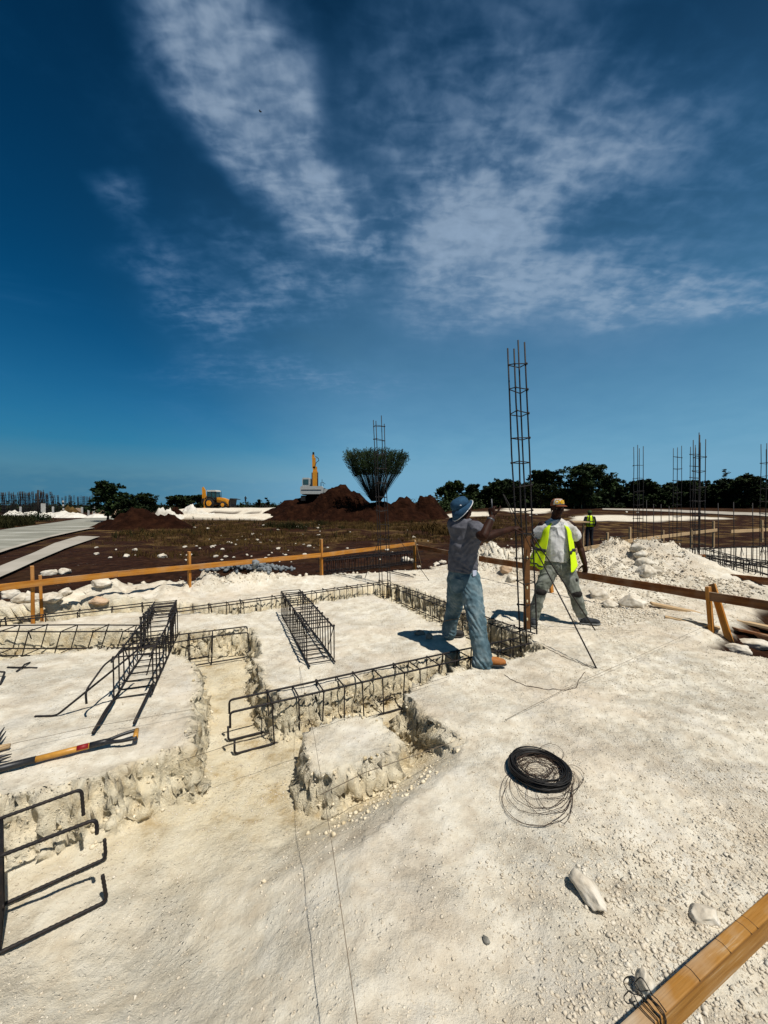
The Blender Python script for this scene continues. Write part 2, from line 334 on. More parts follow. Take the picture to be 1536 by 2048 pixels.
def plank(name, p0, p1, w, h, mat, parent, up=(0, 0, 1), bev=.004):   # board from p0 to p1; w across, h along 'up'
    p0, p1 = Vector(p0), Vector(p1); x = (p1 - p0); Ln = x.length; x.normalize()
    up = Vector(up); y = up.cross(x).normalized(); z = x.cross(y)
    mb = MB(); seg = max(1, int(Ln / .35)); vs = []; fs = []
    for i in range(seg + 1):
        X = -Ln / 2 + Ln * i / seg; wob = .0035 * math.sin(i * 2.1 + Ln) if 0 < i < seg else 0
        for a, b in ((-w / 2, -h / 2), (w / 2, -h / 2), (w / 2, h / 2), (-w / 2, h / 2)): vs.append((X, a + wob, b + wob * .6))
    for i in range(seg):
        for j in range(4): fs.append((i * 4 + j, i * 4 + (j + 1) % 4, (i + 1) * 4 + (j + 1) % 4, (i + 1) * 4 + j))
    fs += [(3, 2, 1, 0), tuple(seg * 4 + j for j in range(4))]
    mb.add(vs, fs); me = bpy.data.meshes.new(name); me.from_pydata(mb.v, [], [tuple(reversed(f)) for f in mb.f]); me.update()
    o = link_mesh(name, me, mat, parent)
    mm = Matrix((x, y, z)).transposed().to_4x4(); mm.translation = (p0 + p1) / 2 - (ORG[parent.name] if parent is not None else Vector())
    o.matrix_local = mm
    bv = o.modifiers.new('bevel', 'BEVEL'); bv.width = bev; bv.segments = 2; bv.limit_method = 'ANGLE'; bv.angle_limit = R(50)
    return o

# ------------------------------------------------------------------ numpy noise
_P = RNG.random((256, 256)).astype(np.float32)
def vnoise(x, y):
    xi = np.floor(x).astype(int); yi = np.floor(y).astype(int); fx = x - xi; fy = y - yi
    fx = fx * fx * fx * (fx * (fx * 6 - 15) + 10); fy = fy * fy * fy * (fy * (fy * 6 - 15) + 10)
    a = _P[xi & 255, yi & 255]; b = _P[(xi + 1) & 255, yi & 255]; c = _P[xi & 255, (yi + 1) & 255]; d = _P[(xi + 1) & 255, (yi + 1) & 255]
    return (a * (1 - fx) + b * fx) * (1 - fy) + (c * (1 - fx) + d * fx) * fy - .5
def fbm(x, y, s, o=4, g=.5):
    t = 0; a = 1.0
    for i in range(o):
        t = t + a * vnoise(x * s + 17.3 * i, y * s - 9.1 * i); s *= 2.03; a *= g
    return t
def sstep(a, b, x):
    t = np.clip((x - a) / (b - a), 0, 1); return t * t * (3 - 2 * t)
def sdist(x, y, poly):                   # signed distance, positive inside
    d = np.full(x.shape, 1e9); ins = np.zeros(x.shape, bool); n = len(poly)
    for i in range(n):
        ax, ay = poly[i][0], poly[i][1]; bx, by = poly[(i + 1) % n][0], poly[(i + 1) % n][1]
        ex, ey = bx - ax, by - ay; wx, wy = x - ax, y - ay
        t = np.clip((wx * ex + wy * ey) / (ex * ex + ey * ey + 1e-12), 0, 1)
        d = np.minimum(d, np.hypot(wx - ex * t, wy - ey * t))
        c = ((ay > y) != (by > y)) & (x < (bx - ax) * (y - ay) / ((by - ay) if by != ay else 1e-12) + ax)
        ins ^= c
    return np.where(ins, d, -d)

# ------------------------------------------------------------------ ground: outlines in plan
def plan(px, z=0.0): return [tuple(G(a, b, z)[:2]) for a, b in px]
PAD = plan([(-60, 1222), (60, 1204), (110, 1192), (140, 1178), (250, 1168), (330, 1160), (440, 1151), (560, 1150), (650, 1149), (700, 1144), (780, 1139), (850, 1134), (890, 1126)]) + \
    [(2.3, 11.3), (3.9, 11.3), (5.2, 10.6), (6.6, 10.9), (8.2, 13.2), (11.5, 15.5), (16.5, 16.0), (24, 15.5), (24, 7.5), (9.4, 6.9), (5.7, 6.1), (4.5, 5.25), (3.98, 4.75), (4.3, 4.35), (5.0, 4.05), (6.5, 3.2), (9, -3), (-9, -3), (-9, 4.0)]
T_BACK = plan([(-120, 1266), (60, 1246), (265, 1224), (470, 1228), (600, 1210), (745, 1188), (790, 1178), (775, 1163), (600, 1190), (470, 1208), (265, 1205), (60, 1224), (-120, 1240)])
T_RIGHT = plan([(745, 1188), (800, 1208), (860, 1240), (952, 1284), (1000, 1306), (1085, 1297), (1045, 1268), (960, 1232), (870, 1194), (790, 1166)])
T_FLOOR = plan([(1088, 1298), (1010, 1314), (945, 1328), (870, 1354), (800, 1390), (850, 1432), (930, 1480), (900, 1530), (800, 1600), (720, 1700), (690, 2048)]) + [(-.1, .6), (-4, .6), (-4, 1.2)] + \
    plan([(-500, 1700), (0, 1592), (80, 1574), (170, 1560), (250, 1530), (320, 1512), (385, 1490), (395, 1400), (392, 1325), (330, 1302), (200, 1300), (100, 1307), (0, 1316), (-250, 1345), (-250, 1280), (0, 1262), (200, 1258), (330, 1268), (420, 1262), (500, 1258), (515, 1320), (540, 1380), (560, 1398), (650, 1378), (800, 1332), (905, 1306), (955, 1288)])
M_ISLE = plan([(608, 1440), (640, 1425), (700, 1413), (745, 1416), (800, 1450), (790, 1495), (735, 1508), (660, 1526), (612, 1512), (598, 1480)])
FARPADS = [(plan([(345, 1040), (520, 1043), (640, 1036), (700, 1030), (690, 1022), (560, 1024), (400, 1030)], -.25), 1),]
def pads_far():
    z = -.3
    q = lambda L: [((px - 768) / F * Y, Y) for px, Y in L]
    return [q([(1138, 42), (1230, 40.5), (1350, 41), (1440, 44), (1345, 47), (1150, 49)]), q([(1010, 52), (1080, 51), (1140, 54), (1130, 60), (1010, 60)]),
            q([(880, 47), (985, 47), (980, 53), (900, 52)]), plan([(600, 1030), (690, 1027), (695, 1024), (610, 1026)], z)]
FARP = pads_far()
def terrain(x, y):
    """height, marl mask, fresh mask at plan positions (numpy arrays)"""
    x = np.asarray(x, float); y = np.asarray(y, float)
    h = np.zeros_like(x); marl = np.zeros_like(x); fresh = np.zeros_like(x)
    near = (np.abs(x) < 30) & (y < 22) & (y > -12)
    lf = 1 - .9 * ((x < -.62 * y) & (y > 4) & (y < 75))
    h[:] = -.3 + .10 * fbm(x, y, .05, 3) * sstep(12, 30, np.hypot(x, y)) * lf
    h = h + np.where(y < 60, .20 * fbm(x + 5, y, .45, 5, .55) * sstep(7, 13, y) * sstep(60, 30, y) * lf, 0)
    h = h + 1.5 * sstep(34, 62, y) * sstep(3, 12, x)
    if near.any():
        X, Y = x[near], y[near]
        sd = sdist(X, Y, PAD) + .45 * fbm(X, Y, .9, 4) + .10 * fbm(X, Y, 5, 3)
        m_ = sstep(-.06, .10, sd)
        hb = h[near]
        base = .026 * fbm(X + 3, Y + 8, .6, 4) + .013 * fbm(X, Y, 3.1, 4) + .005 * fbm(X, Y, 14, 3)
        hh = hb + (base - hb) * sstep(-.35, .25, sd)
        # banks of loose marl at the back and on the right
        def bump(cx, cy, rx, ry, a, H):
            c, s_ = math.cos(R(a)), math.sin(R(a)); dx, dy = X - cx, Y - cy
            return H * np.exp(-(((dx * c + dy * s_) / rx) ** 2 + ((-dx * s_ + dy * c) / ry) ** 2))
        mound = bump(2.9, 9.9, .9, .8, 0, .60) + bump(4.2, 9.4, .8, .9, -20, .38) + bump(5.85, 8.9, 1.15, 1.0, -30, .82) + bump(7.1, 8.1, 1.2, .7, -35, .22) + bump(4.6, 7.8, 1.0, .7, -40, .30) \
            + bump(6.3, 7.0, 1.2, .5, -38, .26) + bump(7.6, 6.9, 1.4, .7, -40, .13) + bump(3.4, 8.6, .9, .5, -45, .18)
        bank = bump(-4.9, 6.9, 1.1, .45, 20, .20) + bump(-3.6, 7.7, 1.1, .4, 28, .22) + bump(-2.3, 8.4, 1.1, .35, 20, .12) + bump(-6.4, 6.0, 1.0, .5, 25, .16)
        rough = fbm(X, Y, 2.6, 5, .6)
        hh = hh + (mound * (1 + .45 * rough) + bank * (1 + .9 * rough)) + np.clip(mound * 2.5 + bank * 4, 0, 1) * (.05 * fbm(X, Y, 9, 3, .6))
        # trenches
        wob = .055 * fbm(X, Y, 2.2, 3) + .05 * fbm(X + 40, Y, 6.5, 3, .5)
        s1 = np.maximum(sdist(X, Y, T_BACK), sdist(X, Y, T_RIGHT)) + wob * .8
        s2 = sdist(X, Y, T_FLOOR) + wob
        mi = sdist(X, Y, M_ISLE) + wob * .6
        u = X - .9 * (np.clip(Y, 1.9, 9) - 2.2)
        dep = .32 * (1 - sstep(-.66, .30, u)) + .015
        dep = dep * (.55 + .45 * sstep(1.15, 1.75, Y) * (1 - .45 * sstep(-1.15, -.75, X) * sstep(2.6, 2.1, Y)))
        prof = lambda s_: 1 - (1 - np.clip((s_ + .03) / .17, 0, 1)) ** 2.4
        k1 = prof(s1); k2 = prof(s2); km = sstep(-.055, .035, mi)
        cut = np.maximum(k1 * .34, k2 * dep * (1 - .80 * km))
        wall = np.exp(-((s2 - .02) / .07) ** 2) * np.clip(dep / .3, 0, 1) + np.exp(-((s1 - .02) / .07) ** 2) * .8 + np.exp(-(mi / .1) ** 2) * .5 * np.clip(dep / .25, 0, 1)
        lump = .052 * fbm(X + 9, Y, 10, 4, .65) + .04 * np.abs(fbm(X, Y + 5, 19, 3, .6))
        hh = hh - cut + np.clip(wall, 0, 1) * lump
        # trodden, crumbly right-hand foreground
        cr = sstep(.15, 1.2, X - .25 * Y + .3) * (Y < 9)
        hh = hh + cr * (.014 * fbm(X, Y, 9, 4, .6) + .010 * np.abs(fbm(X, Y, 24, 3, .6))) + .0045 * fbm(X, Y + 3, 31, 2, .6) + .006 * fbm(X + 7, Y, 13, 2)
        h[near] = hh; marl[near] = m_
        fresh[near] = (.25 + .75 * sstep(1.75, 2.6, Y)) * np.clip(np.maximum(k1, k2 * np.clip(dep / .3, 0, 1) * (1 - km)) + .8 * np.clip(wall, 0, 1), 0, 1)
    far = ~near
    if far.any():
        X, Y = x[far], y[far]
        hf = h[far]; mf = np.zeros_like(X)
        # raised fill pad in two lifts, front faces of rough marl
        e1 = sstep(49.5, 52.5, Y + 2.2 * fbm(X, Y, .12, 3)) * sstep(-36, -31, X) * sstep(-2, -12, X) * sstep(92, 80, Y)
        e2 = sstep(57, 59.5, Y + 2 * fbm(X + 50, Y, .12, 3)) * sstep(-39, -33, X) * sstep(-6, -13, X) * sstep(92, 80, Y)
        hf = hf * (1 - e1) + e1 * (.42 + .18 * fbm(X, Y, .4, 3)) + e2 * .72
        mf = np.maximum(mf, ((e1 > .18) & (Y < 75)).astype(float) * ((np.abs(Y - 57 + 2 * fbm(X + 50, Y, .12, 3)) > .7) | (fbm(X, Y, .7, 2) > .05)))
        for p in FARP:
            q = sdist(X, Y, p) + 2.2 * fbm(X, Y, .25, 3)
            mf = np.maximum(mf, sstep(-.3, .5, q))
        h[far] = hf; marl[far] = mf
    # scattered marl dust on the brown soil
    return h, marl, fresh
def Hz(x, y): return float(terrain(np.array([x]), np.array([y]))[0][0])
_T = np.concatenate([np.linspace(.6, 16, 1100), np.geomspace(16.05, 400, 260)])
def HP(px, py):                          # first point of the ground that a sight line meets
    d = ray(px, py); t = _T / d.y; zr = CH + d.z * t; h = terrain(d.x * t, d.y * t)[0]
    i = np.argmax(zr <= h)
    if zr[i] > h[i]: return G(px, py, -.3)
    if i: f = (zr[i - 1] - h[i - 1]) / max(1e-9, (zr[i - 1] - h[i - 1]) - (zr[i] - h[i])); tt = t[i - 1] + (t[i] - t[i - 1]) * f
    else: tt = t[0]
    x, y = d.x * tt, d.y * tt; return Vector((x, y, Hz(x, y)))

def ground():
    def axis(a, b, step, lo, hi, g):
        core = np.arange(a, b + 1e-6, step); up = []; dn = []
        s_ = step; v = b
        while v < hi: s_ *= g; v += s_; up.append(v)
        s_ = step; v = a
        while v > lo: s_ *= g; v -= s_; dn.append(v)
        return np.concatenate([np.array(dn[::-1]), core, np.array(up)])
    xs = axis(-2.9, 2.9, .0165, -3500, 3500, 1.034); ys = np.unique(np.round(np.concatenate([axis(1.05, 3.6, .0135, -60, 3.6, 1.05), axis(3.6, 6.2, .0165, 3.6, 4200, 1.025)]), 6))
    X, Y = np.meshgrid(xs, ys); nx, ny = len(xs), len(ys)
    h, ma, fr = terrain(X.ravel(), Y.ravel())
    # steep cut faces get lumps pushed sideways as well, so that they are not smooth curtains
    gx = np.gradient(h.reshape(ny, nx), xs, axis=1).ravel(); gy = np.gradient(h.reshape(ny, nx), ys, axis=0).ravel()
    gm = np.hypot(gx, gy); st = sstep(.5, 1.6, gm) * (np.abs(X.ravel()) < 8) * (Y.ravel() < 11) * (Y.ravel() > .5)
    x0, y0 = X.ravel(), Y.ravel()
    al = (x0 * .8 - y0 * .6); d1 = fbm(x0 * 1.2 + y0 * .9 + h * 1.7, h * 1.9 - al * .6, 13, 4, .62) * .09
    d2 = np.abs(fbm((x0 - y0) * .8 + h * 2, h * 2.2 + al * .7, 26, 2, .6)) * .03
    co = np.stack([x0 - gx / (gm + 1e-6) * st * (d1 + d2), y0 - gy / (gm + 1e-6) * st * (d1 + d2), h + st * d1 * .3], 1).astype(np.float32)
    me = bpy.data.meshes.new('ground'); me.vertices.add(len(co)); me.vertices.foreach_set('co', co.ravel())
    i = (np.arange(ny - 1)[:, None] * nx + np.arange(nx - 1)[None]).ravel()
    f = np.stack([i, i + 1, i + nx + 1, i + nx], 1).astype(np.int32)
    me.loops.add(f.size); me.loops.foreach_set('vertex_index', f.ravel())
    me.polygons.add(len(f)); me.polygons.foreach_set('loop_start', np.arange(0, f.size, 4, dtype=np.int32)); me.polygons.foreach_set('loop_total', np.full(len(f), 4, np.int32))
    me.update(calc_edges=True); me.polygons.foreach_set('use_smooth', np.ones(len(f), bool))
    for nme, arr in (('marl', ma), ('fresh', fr)):
        a = me.attributes.new(nme, 'FLOAT', 'POINT'); a.data.foreach_set('value', arr.astype(np.float32))
    mt = bpy.data.materials.new('site_ground'); mt.use_nodes = True
    nt = mt.node_tree; N = nt.nodes; L = nt.links; b = N['Principled BSDF']; b.inputs['Roughness'].default_value = 1.0; b.inputs['Specular IOR Level'].default_value = .08
    tc = N.new('ShaderNodeTexCoord')
    def noise(s, d=6, r=.6):
        n = N.new('ShaderNodeTexNoise'); n.inputs['Scale'].default_value = s; n.inputs['Detail'].default_value = d; n.inputs['Roughness'].default_value = r
        L.new(tc.outputs['Object'], n.inputs['Vector']); return n.outputs['Fac']
    def ramp(f, *st):
        c = N.new('ShaderNodeValToRGB'); e = c.color_ramp.elements; L.new(f, c.inputs[0])
        e[0].position, e[0].color = st[0][0], (*st[0][1], 1); e[1].position, e[1].color = st[-1][0], (*st[-1][1], 1)
        for p, q in st[1:-1]: k = e.new(p); k.color = (*q, 1)
        return c.outputs[0]
    def mix(f, A, B, t='MIX'):
        m_ = N.new('ShaderNodeMix'); m_.data_type = 'RGBA'; m_.blend_type = t
        if isinstance(f, float): m_.inputs['Factor'].default_value = f
        else: L.new(f, m_.inputs['Factor'])
        for k, q in (('A', A), ('B', B)):
            if isinstance(q, tuple): m_.inputs[k].default_value = (*q, 1)
            else: L.new(q, m_.inputs[k])
        return m_.outputs['Result']
    def math_(op, A, B=None, clamp=False):
        m_ = N.new('ShaderNodeMath'); m_.operation = op; m_.use_clamp = clamp
        for k, q in enumerate((A, B)):
            if q is None: continue
            if isinstance(q, (int, float)): m_.inputs[k].default_value = q
            else: L.new(q, m_.inputs[k])
        return m_.outputs[0]
    def mr(v, a, bb, c=0., d=1.):
        x = N.new('ShaderNodeMapRange'); x.interpolation_type = 'SMOOTHSTEP'; L.new(v, x.inputs[0])
        for k, q in enumerate((a, bb, c, d)): x.inputs[1 + k].default_value = q
        return x.outputs[0]
    at = N.new('ShaderNodeAttribute'); at.attribute_name = 'marl'; af = N.new('ShaderNodeAttribute'); af.attribute_name = 'fresh'
    # marl: trodden cream with paler dust, beige damp patches and grit specks that paint in small shadows
    grit = noise(140, 4, .7); med = noise(7, 6, .6); big = noise(.9, 5, .55)
    marl_c = ramp(med, (.25, (.46, .385, .285)), (.48, (.635, .575, .46)), (.62, (.715, .665, .555)), (.8, (.80, .755, .65)))
    marl_c = mix(mr(big, .42, .68, 0, .55), marl_c, (.56, .465, .35))
    marl_c = mix(mr(noise(2.3, 5), .5, .7, 0, .6), marl_c, (.66, .62, .54))
    spk = mr(grit, .55, .74, 0, .5)
    marl_c = mix(spk, marl_c, (.44, .37, .27))
    fresh_c = ramp(noise(5, 7, .65), (.3, (.46, .34, .17)), (.46, (.68, .585, .40)), (.75, (.76, .70, .54)))
    marl_c = mix(math_('MULTIPLY', af.outputs['Fac'], .95), marl_c, fresh_c)
    # soil: dark red earth with straw litter and pale crumbs
    soil = ramp(noise(3.5, 9, .68), (.3, (.008, .003, .0015)), (.5, (.024, .009, .0042)), (.72, (.058, .025, .012)))
    straw = ramp(noise(9, 8, .7), (.3, (.04, .022, .008)), (.7, (.20, .125, .045)))
    sepp = N.new('ShaderNodeSeparateXYZ'); L.new(tc.outputs['Object'], sepp.inputs[0])
    zone = math_('MULTIPLY', mr(sepp.outputs[1], 15, 22), mr(sepp.outputs[1], 60, 42))
    soil = mix(math_('MULTIPLY', mr(noise(.55, 6, .6), .46, .66), math_('ADD', math_('MULTIPLY', zone, .8), .12)), soil, straw)
    crumb = mr(noise(16, 3, .6), .66, .72, 0, 1.0)
    soil = mix(math_('MULTIPLY', crumb, mr(noise(.8, 3), .5, .66, 0, .55)), soil, (.55, .50, .43))
    col = mix(at.outputs['Fac'], soil, marl_c); L.new(col, b.inputs['Base Color'])
    # relief too fine for the mesh
    vo = N.new('ShaderNodeTexVoronoi'); vo.inputs['Scale'].default_value = 42; L.new(tc.outputs['Object'], vo.inputs['Vector'])
    hgt = math_('ADD', math_('MULTIPLY', noise(34, 6, .7), .025), math_('MULTIPLY', grit, .009))
    hgt = math_('ADD', hgt, math_('MULTIPLY', mr(vo.outputs['Distance'], .28, .05), math_('MULTIPLY', mr(noise(3.1, 4), .42, .60), .014)))
    rgh = math_('ADD', .45, math_('MULTIPLY', mr(noise(1.7, 4), .42, .62), .75))
    hgt = math_('MULTIPLY', hgt, math_('ADD', rgh, math_('MULTIPLY', af.outputs['Fac'], .5)))
    bu = N.new('ShaderNodeBump'); bu.inputs['Distance'].default_value = 1.0; bu.inputs['Strength'].default_value = .9
    L.new(hgt, bu.inputs['Height']); L.new(bu.outputs[0], b.inputs['Normal'])
    o = link_mesh('ground', me, mt); tag(o, kind='structure')
ground()

# ------------------------------------------------------------------ roads and paths (sheets)
def strip(name, left, right, mat, lift=.03, step=1.0):
    mb = MB(); n = 24
    def samp(pl, t):
        t *= len(pl) - 1; i = min(int(t), len(pl) - 2); return Vector(pl[i]).lerp(Vector(pl[i + 1]), t - i)
    k = 6; vs = []
    for i in range(n + 1):
        a, b = samp(left, i / n), samp(right, i / n)
        for j in range(k + 1):
            p = a.lerp(b, j / k); vs.append((p.x, p.y, 0))
    X = np.array([v[0] for v in vs]); Y = np.array([v[1] for v in vs]); h = terrain(X, Y)[0]
    vs = [(v[0], v[1], hh + lift) for v, hh in zip(vs, h)]
    mb.add(vs, [(i * (k + 1) + j, i * (k + 1) + j + 1, (i + 1) * (k + 1) + j + 1, (i + 1) * (k + 1) + j) for i in range(n) for j in range(k)])
    return tag(build(mb, name, mat, smooth=True), kind='structure')
zz = -.25
def pw(px, Y): return ((px - 768) / F * Y, Y, 0)
strip('road', [G(-400, 1160, zz), G(-60, 1122, zz), G(30, 1094, zz), G(100, 1073, zz), G(160, 1060, zz), G(243, 1044, zz)], [G(-400, 1082, zz), G(-60, 1070, zz), G(0, 1060, zz), G(90, 1048, zz), G(150, 1039, zz), G(240, 1030, zz)], M['concrete'], .06)
strip('pavement', [G(-200, 1225, zz), G(0, 1157, zz), G(70, 1125, zz), G(130, 1098, zz), G(200, 1074, zz)], [G(-200, 1200, zz), G(-40, 1150, zz), G(60, 1110, zz), G(110, 1087, zz), G(158, 1073, zz)], M['pave'], .09)
strip('kerb', [G(-400, 1168, zz), G(-60, 1128, zz), G(30, 1098, zz), G(100, 1076, zz), G(160, 1062.5, zz), G(240, 1048, zz)], [G(-400, 1160, zz), G(-60, 1122, zz), G(30, 1094, zz), G(100, 1073, zz), G(160, 1060, zz), G(243, 1044, zz)], M['pave'], .12)
strip('path', [pw(1205, 55.5), pw(1330, 52), pw(1430, 48.5), pw(1600, 44)], [pw(1205, 58), pw(1330, 55.5), pw(1430, 52), pw(1600, 48)], M['pave'], .08)

# ------------------------------------------------------------------ rebar cages and columns
def cage(label, A, B, w=.22, h=.34, zb=None, zt=None, sp=.2, r=.0075, hooks=(0, 0), hook=.11, ext=(.12, .12), skew=0.0, jit=.012, group='rebar cages in the footing trenches', zb2=None, side_bars=True, seed=1, tie2=True):
    """four long bars with closed stirrups tied round them; A, B plan points of the axis"""
    rnd = random.Random(seed)
    A, B = Vector((A[0], A[1], 0)), Vector((B[0], B[1], 0)); d = (B - A); Ln = d.length; d.normalize(); s = Vector((d.y, -d.x, 0))
    zb2 = zb if zb2 is None else zb2
    zf = lambda t: zb + (zb2 - zb) * t
    root = thing('rebar_cage', A + Vector((0, 0, zb)), label, 'rebar cage', group)
    for sy in (-1, 1):
        for top in (0, 1):
            off = s * (w / 2 - r) * sy; j = rnd.uniform(-jit, jit)
            e0 = A + off - d * rnd.uniform(0, .04) + Vector((0, 0, zf(0) + top * h)); e1 = B + off + d * rnd.uniform(0, .04) + Vector((0, 0, zf(1) + top * h + j))
            e0 += d * skew * top; e1 += d * skew * top
            pts = [e0, e0.lerp(e1, .33) + Vector((0, 0, rnd.uniform(-jit, jit))), e0.lerp(e1, .66) + Vector((0, 0, rnd.uniform(-jit, jit))), e1]
            dz = Vector((0, 0, -hook if top else hook))
            if hooks[0]: pts = [e0 + dz + s * sy * .01] + pts
            if hooks[1]: pts = pts + [e1 + dz]
            build(MB().tube(rpath(pts, .03), r * 1.25, 6), 'long_bar', M['rebar'], root, True)
    n = max(2, int((Ln - ext[0] - ext[1]) / sp) + 1)
    for i in range(n):
        t = (ext[0] + (Ln - ext[0] - ext[1]) * i / (n - 1)) / Ln
        c = A + d * Ln * t + d * rnd.uniform(-.012, .012); z0 = zf(t); tl = rnd.uniform(-.02, .02) + skew
        a, b = s * (w / 2 + .004), Vector((0, 0, 1)); z1 = z0 + h + .006; z0 -= .006
        q = [c - a + b * z0, c + a + b * z0, c + a + b * z1 + d * tl, c - a + b * z1 + d * tl]
        m_ = q[0].lerp(q[3], .5); mb = MB()
        mb.tube(rpath([m_] + [q[3], q[2], q[1], q[0]] + [m_ + b * .002], .02, 3), r * .9, 5)
        if tie2 and i % 2 == 0:
            k = q[3] if i % 4 else q[2]                       # the hooked tail that shows inside each stirrup
            mb.tube([k, k + (c - k) * .35 - b * .07 + d * .02], r * .8, 4)
            mb.ball(q[2], r * 1.9, 6, 4); mb.ball(q[3], r * 1.9, 6, 4)
        build(mb, 'stirrup', M['rebar'], root, True)
    return root

TR = 'rebar cages in the footing trenches'
cage('open ended rebar cage in the front trench, between the small island and main column', (-1.26, 3.20), (1.70, 4.66), zb=-.33, zb2=-.31, h=.35, w=.23, hooks=(1, 0), hook=.12, ext=(.32, .1), sp=.205, seed=2, group=TR)
cage('low rebar cage along the back trench, ending at the far column', (-3.22, 5.92), (.02, 8.12), zb=-.26, h=.33, w=.22, hooks=(1, 0), ext=(.5, .1), sp=.24, seed=3, group=TR)
cage('rebar cage in the side trench between the far column and the main column', (.10, 8.05), (1.85, 4.95), zb=-.30, h=.33, w=.24, sp=.19, seed=4, group=TR)
cage('short hooked rebar cage end over the left trench, left of the big flat block', (-3.05, 4.60), (-1.85, 5.15), zb=-.31, h=.33, w=.26, hooks=(0, 1), hook=.12, ext=(.1, .42), sp=.26, seed=5, group=TR)
cage('long rebar cage at the left frame edge with stirrups leaning over the left trench', (-6.2, 4.93), (-3.25, 4.93), zb=-.19, h=.30, w=.26, sp=.36, skew=.10, seed=6, group=TR)
cage('shallow rebar cage behind the leaning one, half sunk in the back left trench', (-6.2, 4.95), (-3.85, 6.35), zb=-.27, h=.34, w=.2, sp=.36, seed=7, group=TR)
cage('rebar cage lying on the big flat block between back and front trench', (-.66, 4.06), (-1.46, 6.0), zb=.02, zb2=.0, h=.36, w=.29, sp=.13, r=.0075, ext=(.06, .06), seed=8, group='rebar cages lying on the flat marl', skew=.02)
c1 = cage('tangled stack of rebar cage with long legs lying on the left block', (-2.20, 3.34), (-2.80, 4.90), zb=.02, h=.35, w=.29, sp=.165, r=.007, ext=(.04, .06), seed=9, group='rebar cages lying on the flat marl', skew=-.02)
# its long legs and bent bars
for pts, rr in (([G(238, 1385, .03), G(212, 1420, .03), G(186, 1466, .02)], .014), ([G(305, 1368, .04), G(290, 1400, .04), G(268, 1446, .02)], .013), ([G(230, 1395, .05), G(200, 1445, .04), G(188, 1460, .03)], .012),
                ([Q(262, 1290, 3.55), Q(208, 1330, 3.2), Q(171, 1382, 3.02), Q(173, 1408, 3.0)], .010), ([Q(275, 1300, 3.5), Q(236, 1332, 3.2), G(112, 1432, .02), G(70, 1433, .015)], .011)):
    build(MB().tube(rpath(pts, .04), rr * .82, 6), 'long_bar', M['rebar'], c1, True)
cage('rebar cage sagging across the left trench behind the tangled stack', (-2.72, 4.55), (-3.45, 6.05), zb=.03, zb2=-.17, h=.34, w=.30, sp=.13, r=.007, ext=(.03, .03), seed=10, group='rebar cages lying on the flat marl', jit=.03)
cage('narrow hooked rebar ladder poking left out of the tangled stack', (-3.45, 4.45), (-2.7, 4.55), zb=-.12, h=.10, w=.18, sp=.2, r=.007, hooks=(1, 0), hook=.08, seed=11, group='rebar cages lying on the flat marl')

# foreground cage whose hooked ends reach in from the left frame edge
root = thing('rebar_cage', G(0, 1860, -.25), 'thick hooked rebar ends reaching in at the left edge of the foreground', 'rebar cage', TR)
zb = max(Hz(-1.6, 1.9), Hz(-1.67, 1.72), Hz(-1.45, 1.86), Hz(-1.5, 2.05)) + .015
for pts in ([Q(-90, 1672, 1.86), Q(0, 1637, 1.94), Q(163, 1578, 2.13), Q(167, 1630, 2.13)], [Q(-90, 1752, 1.66), Q(0, 1712, 1.73), Q(193, 1638, 1.90), Q(194, 1668, 1.90)],
            [G(-90, 1848, zb), G(0, 1812, zb), G(212, 1717, zb), Q(209, 1678, G(212, 1717, zb).y)], [G(-90, 1946, zb), G(0, 1905, zb), G(214, 1802, zb), Q(205, 1750, G(214, 1802, zb).y)]):
    pts = [pts[0] + (pts[0] - pts[1]).normalized() * 1.5] + pts
    ln = rpath(pts, .03, 5); dn = []
    for i in range(len(ln) - 1):
        k = max(1, int((ln[i + 1] - ln[i]).length / .0055)); dn += [ln[i].lerp(ln[i + 1], j / k) for j in range(k)]
    dn.append(ln[-1]); build(MB().tube(dn, [.0083 if j % 4 < 2 else .0096 for j in range(len(dn))], 8), 'long_bar', M['rebar'], root, True)
a = [Q(3, 1640, 1.94), Q(3, 1712, 1.73), G(-2, 1905, zb), G(6, 1812, zb)]
ud = (G(214, 1802, zb) - G(0, 1905, zb)).normalized()
for k in range(5):
    q = [p - ud * .34 * k for p in a]; build(MB().tube(rpath(q + [q[0] + Vector((0, 0, -.01))], .02), .008, 6), 'stirrup', M['rebar'], root, True)

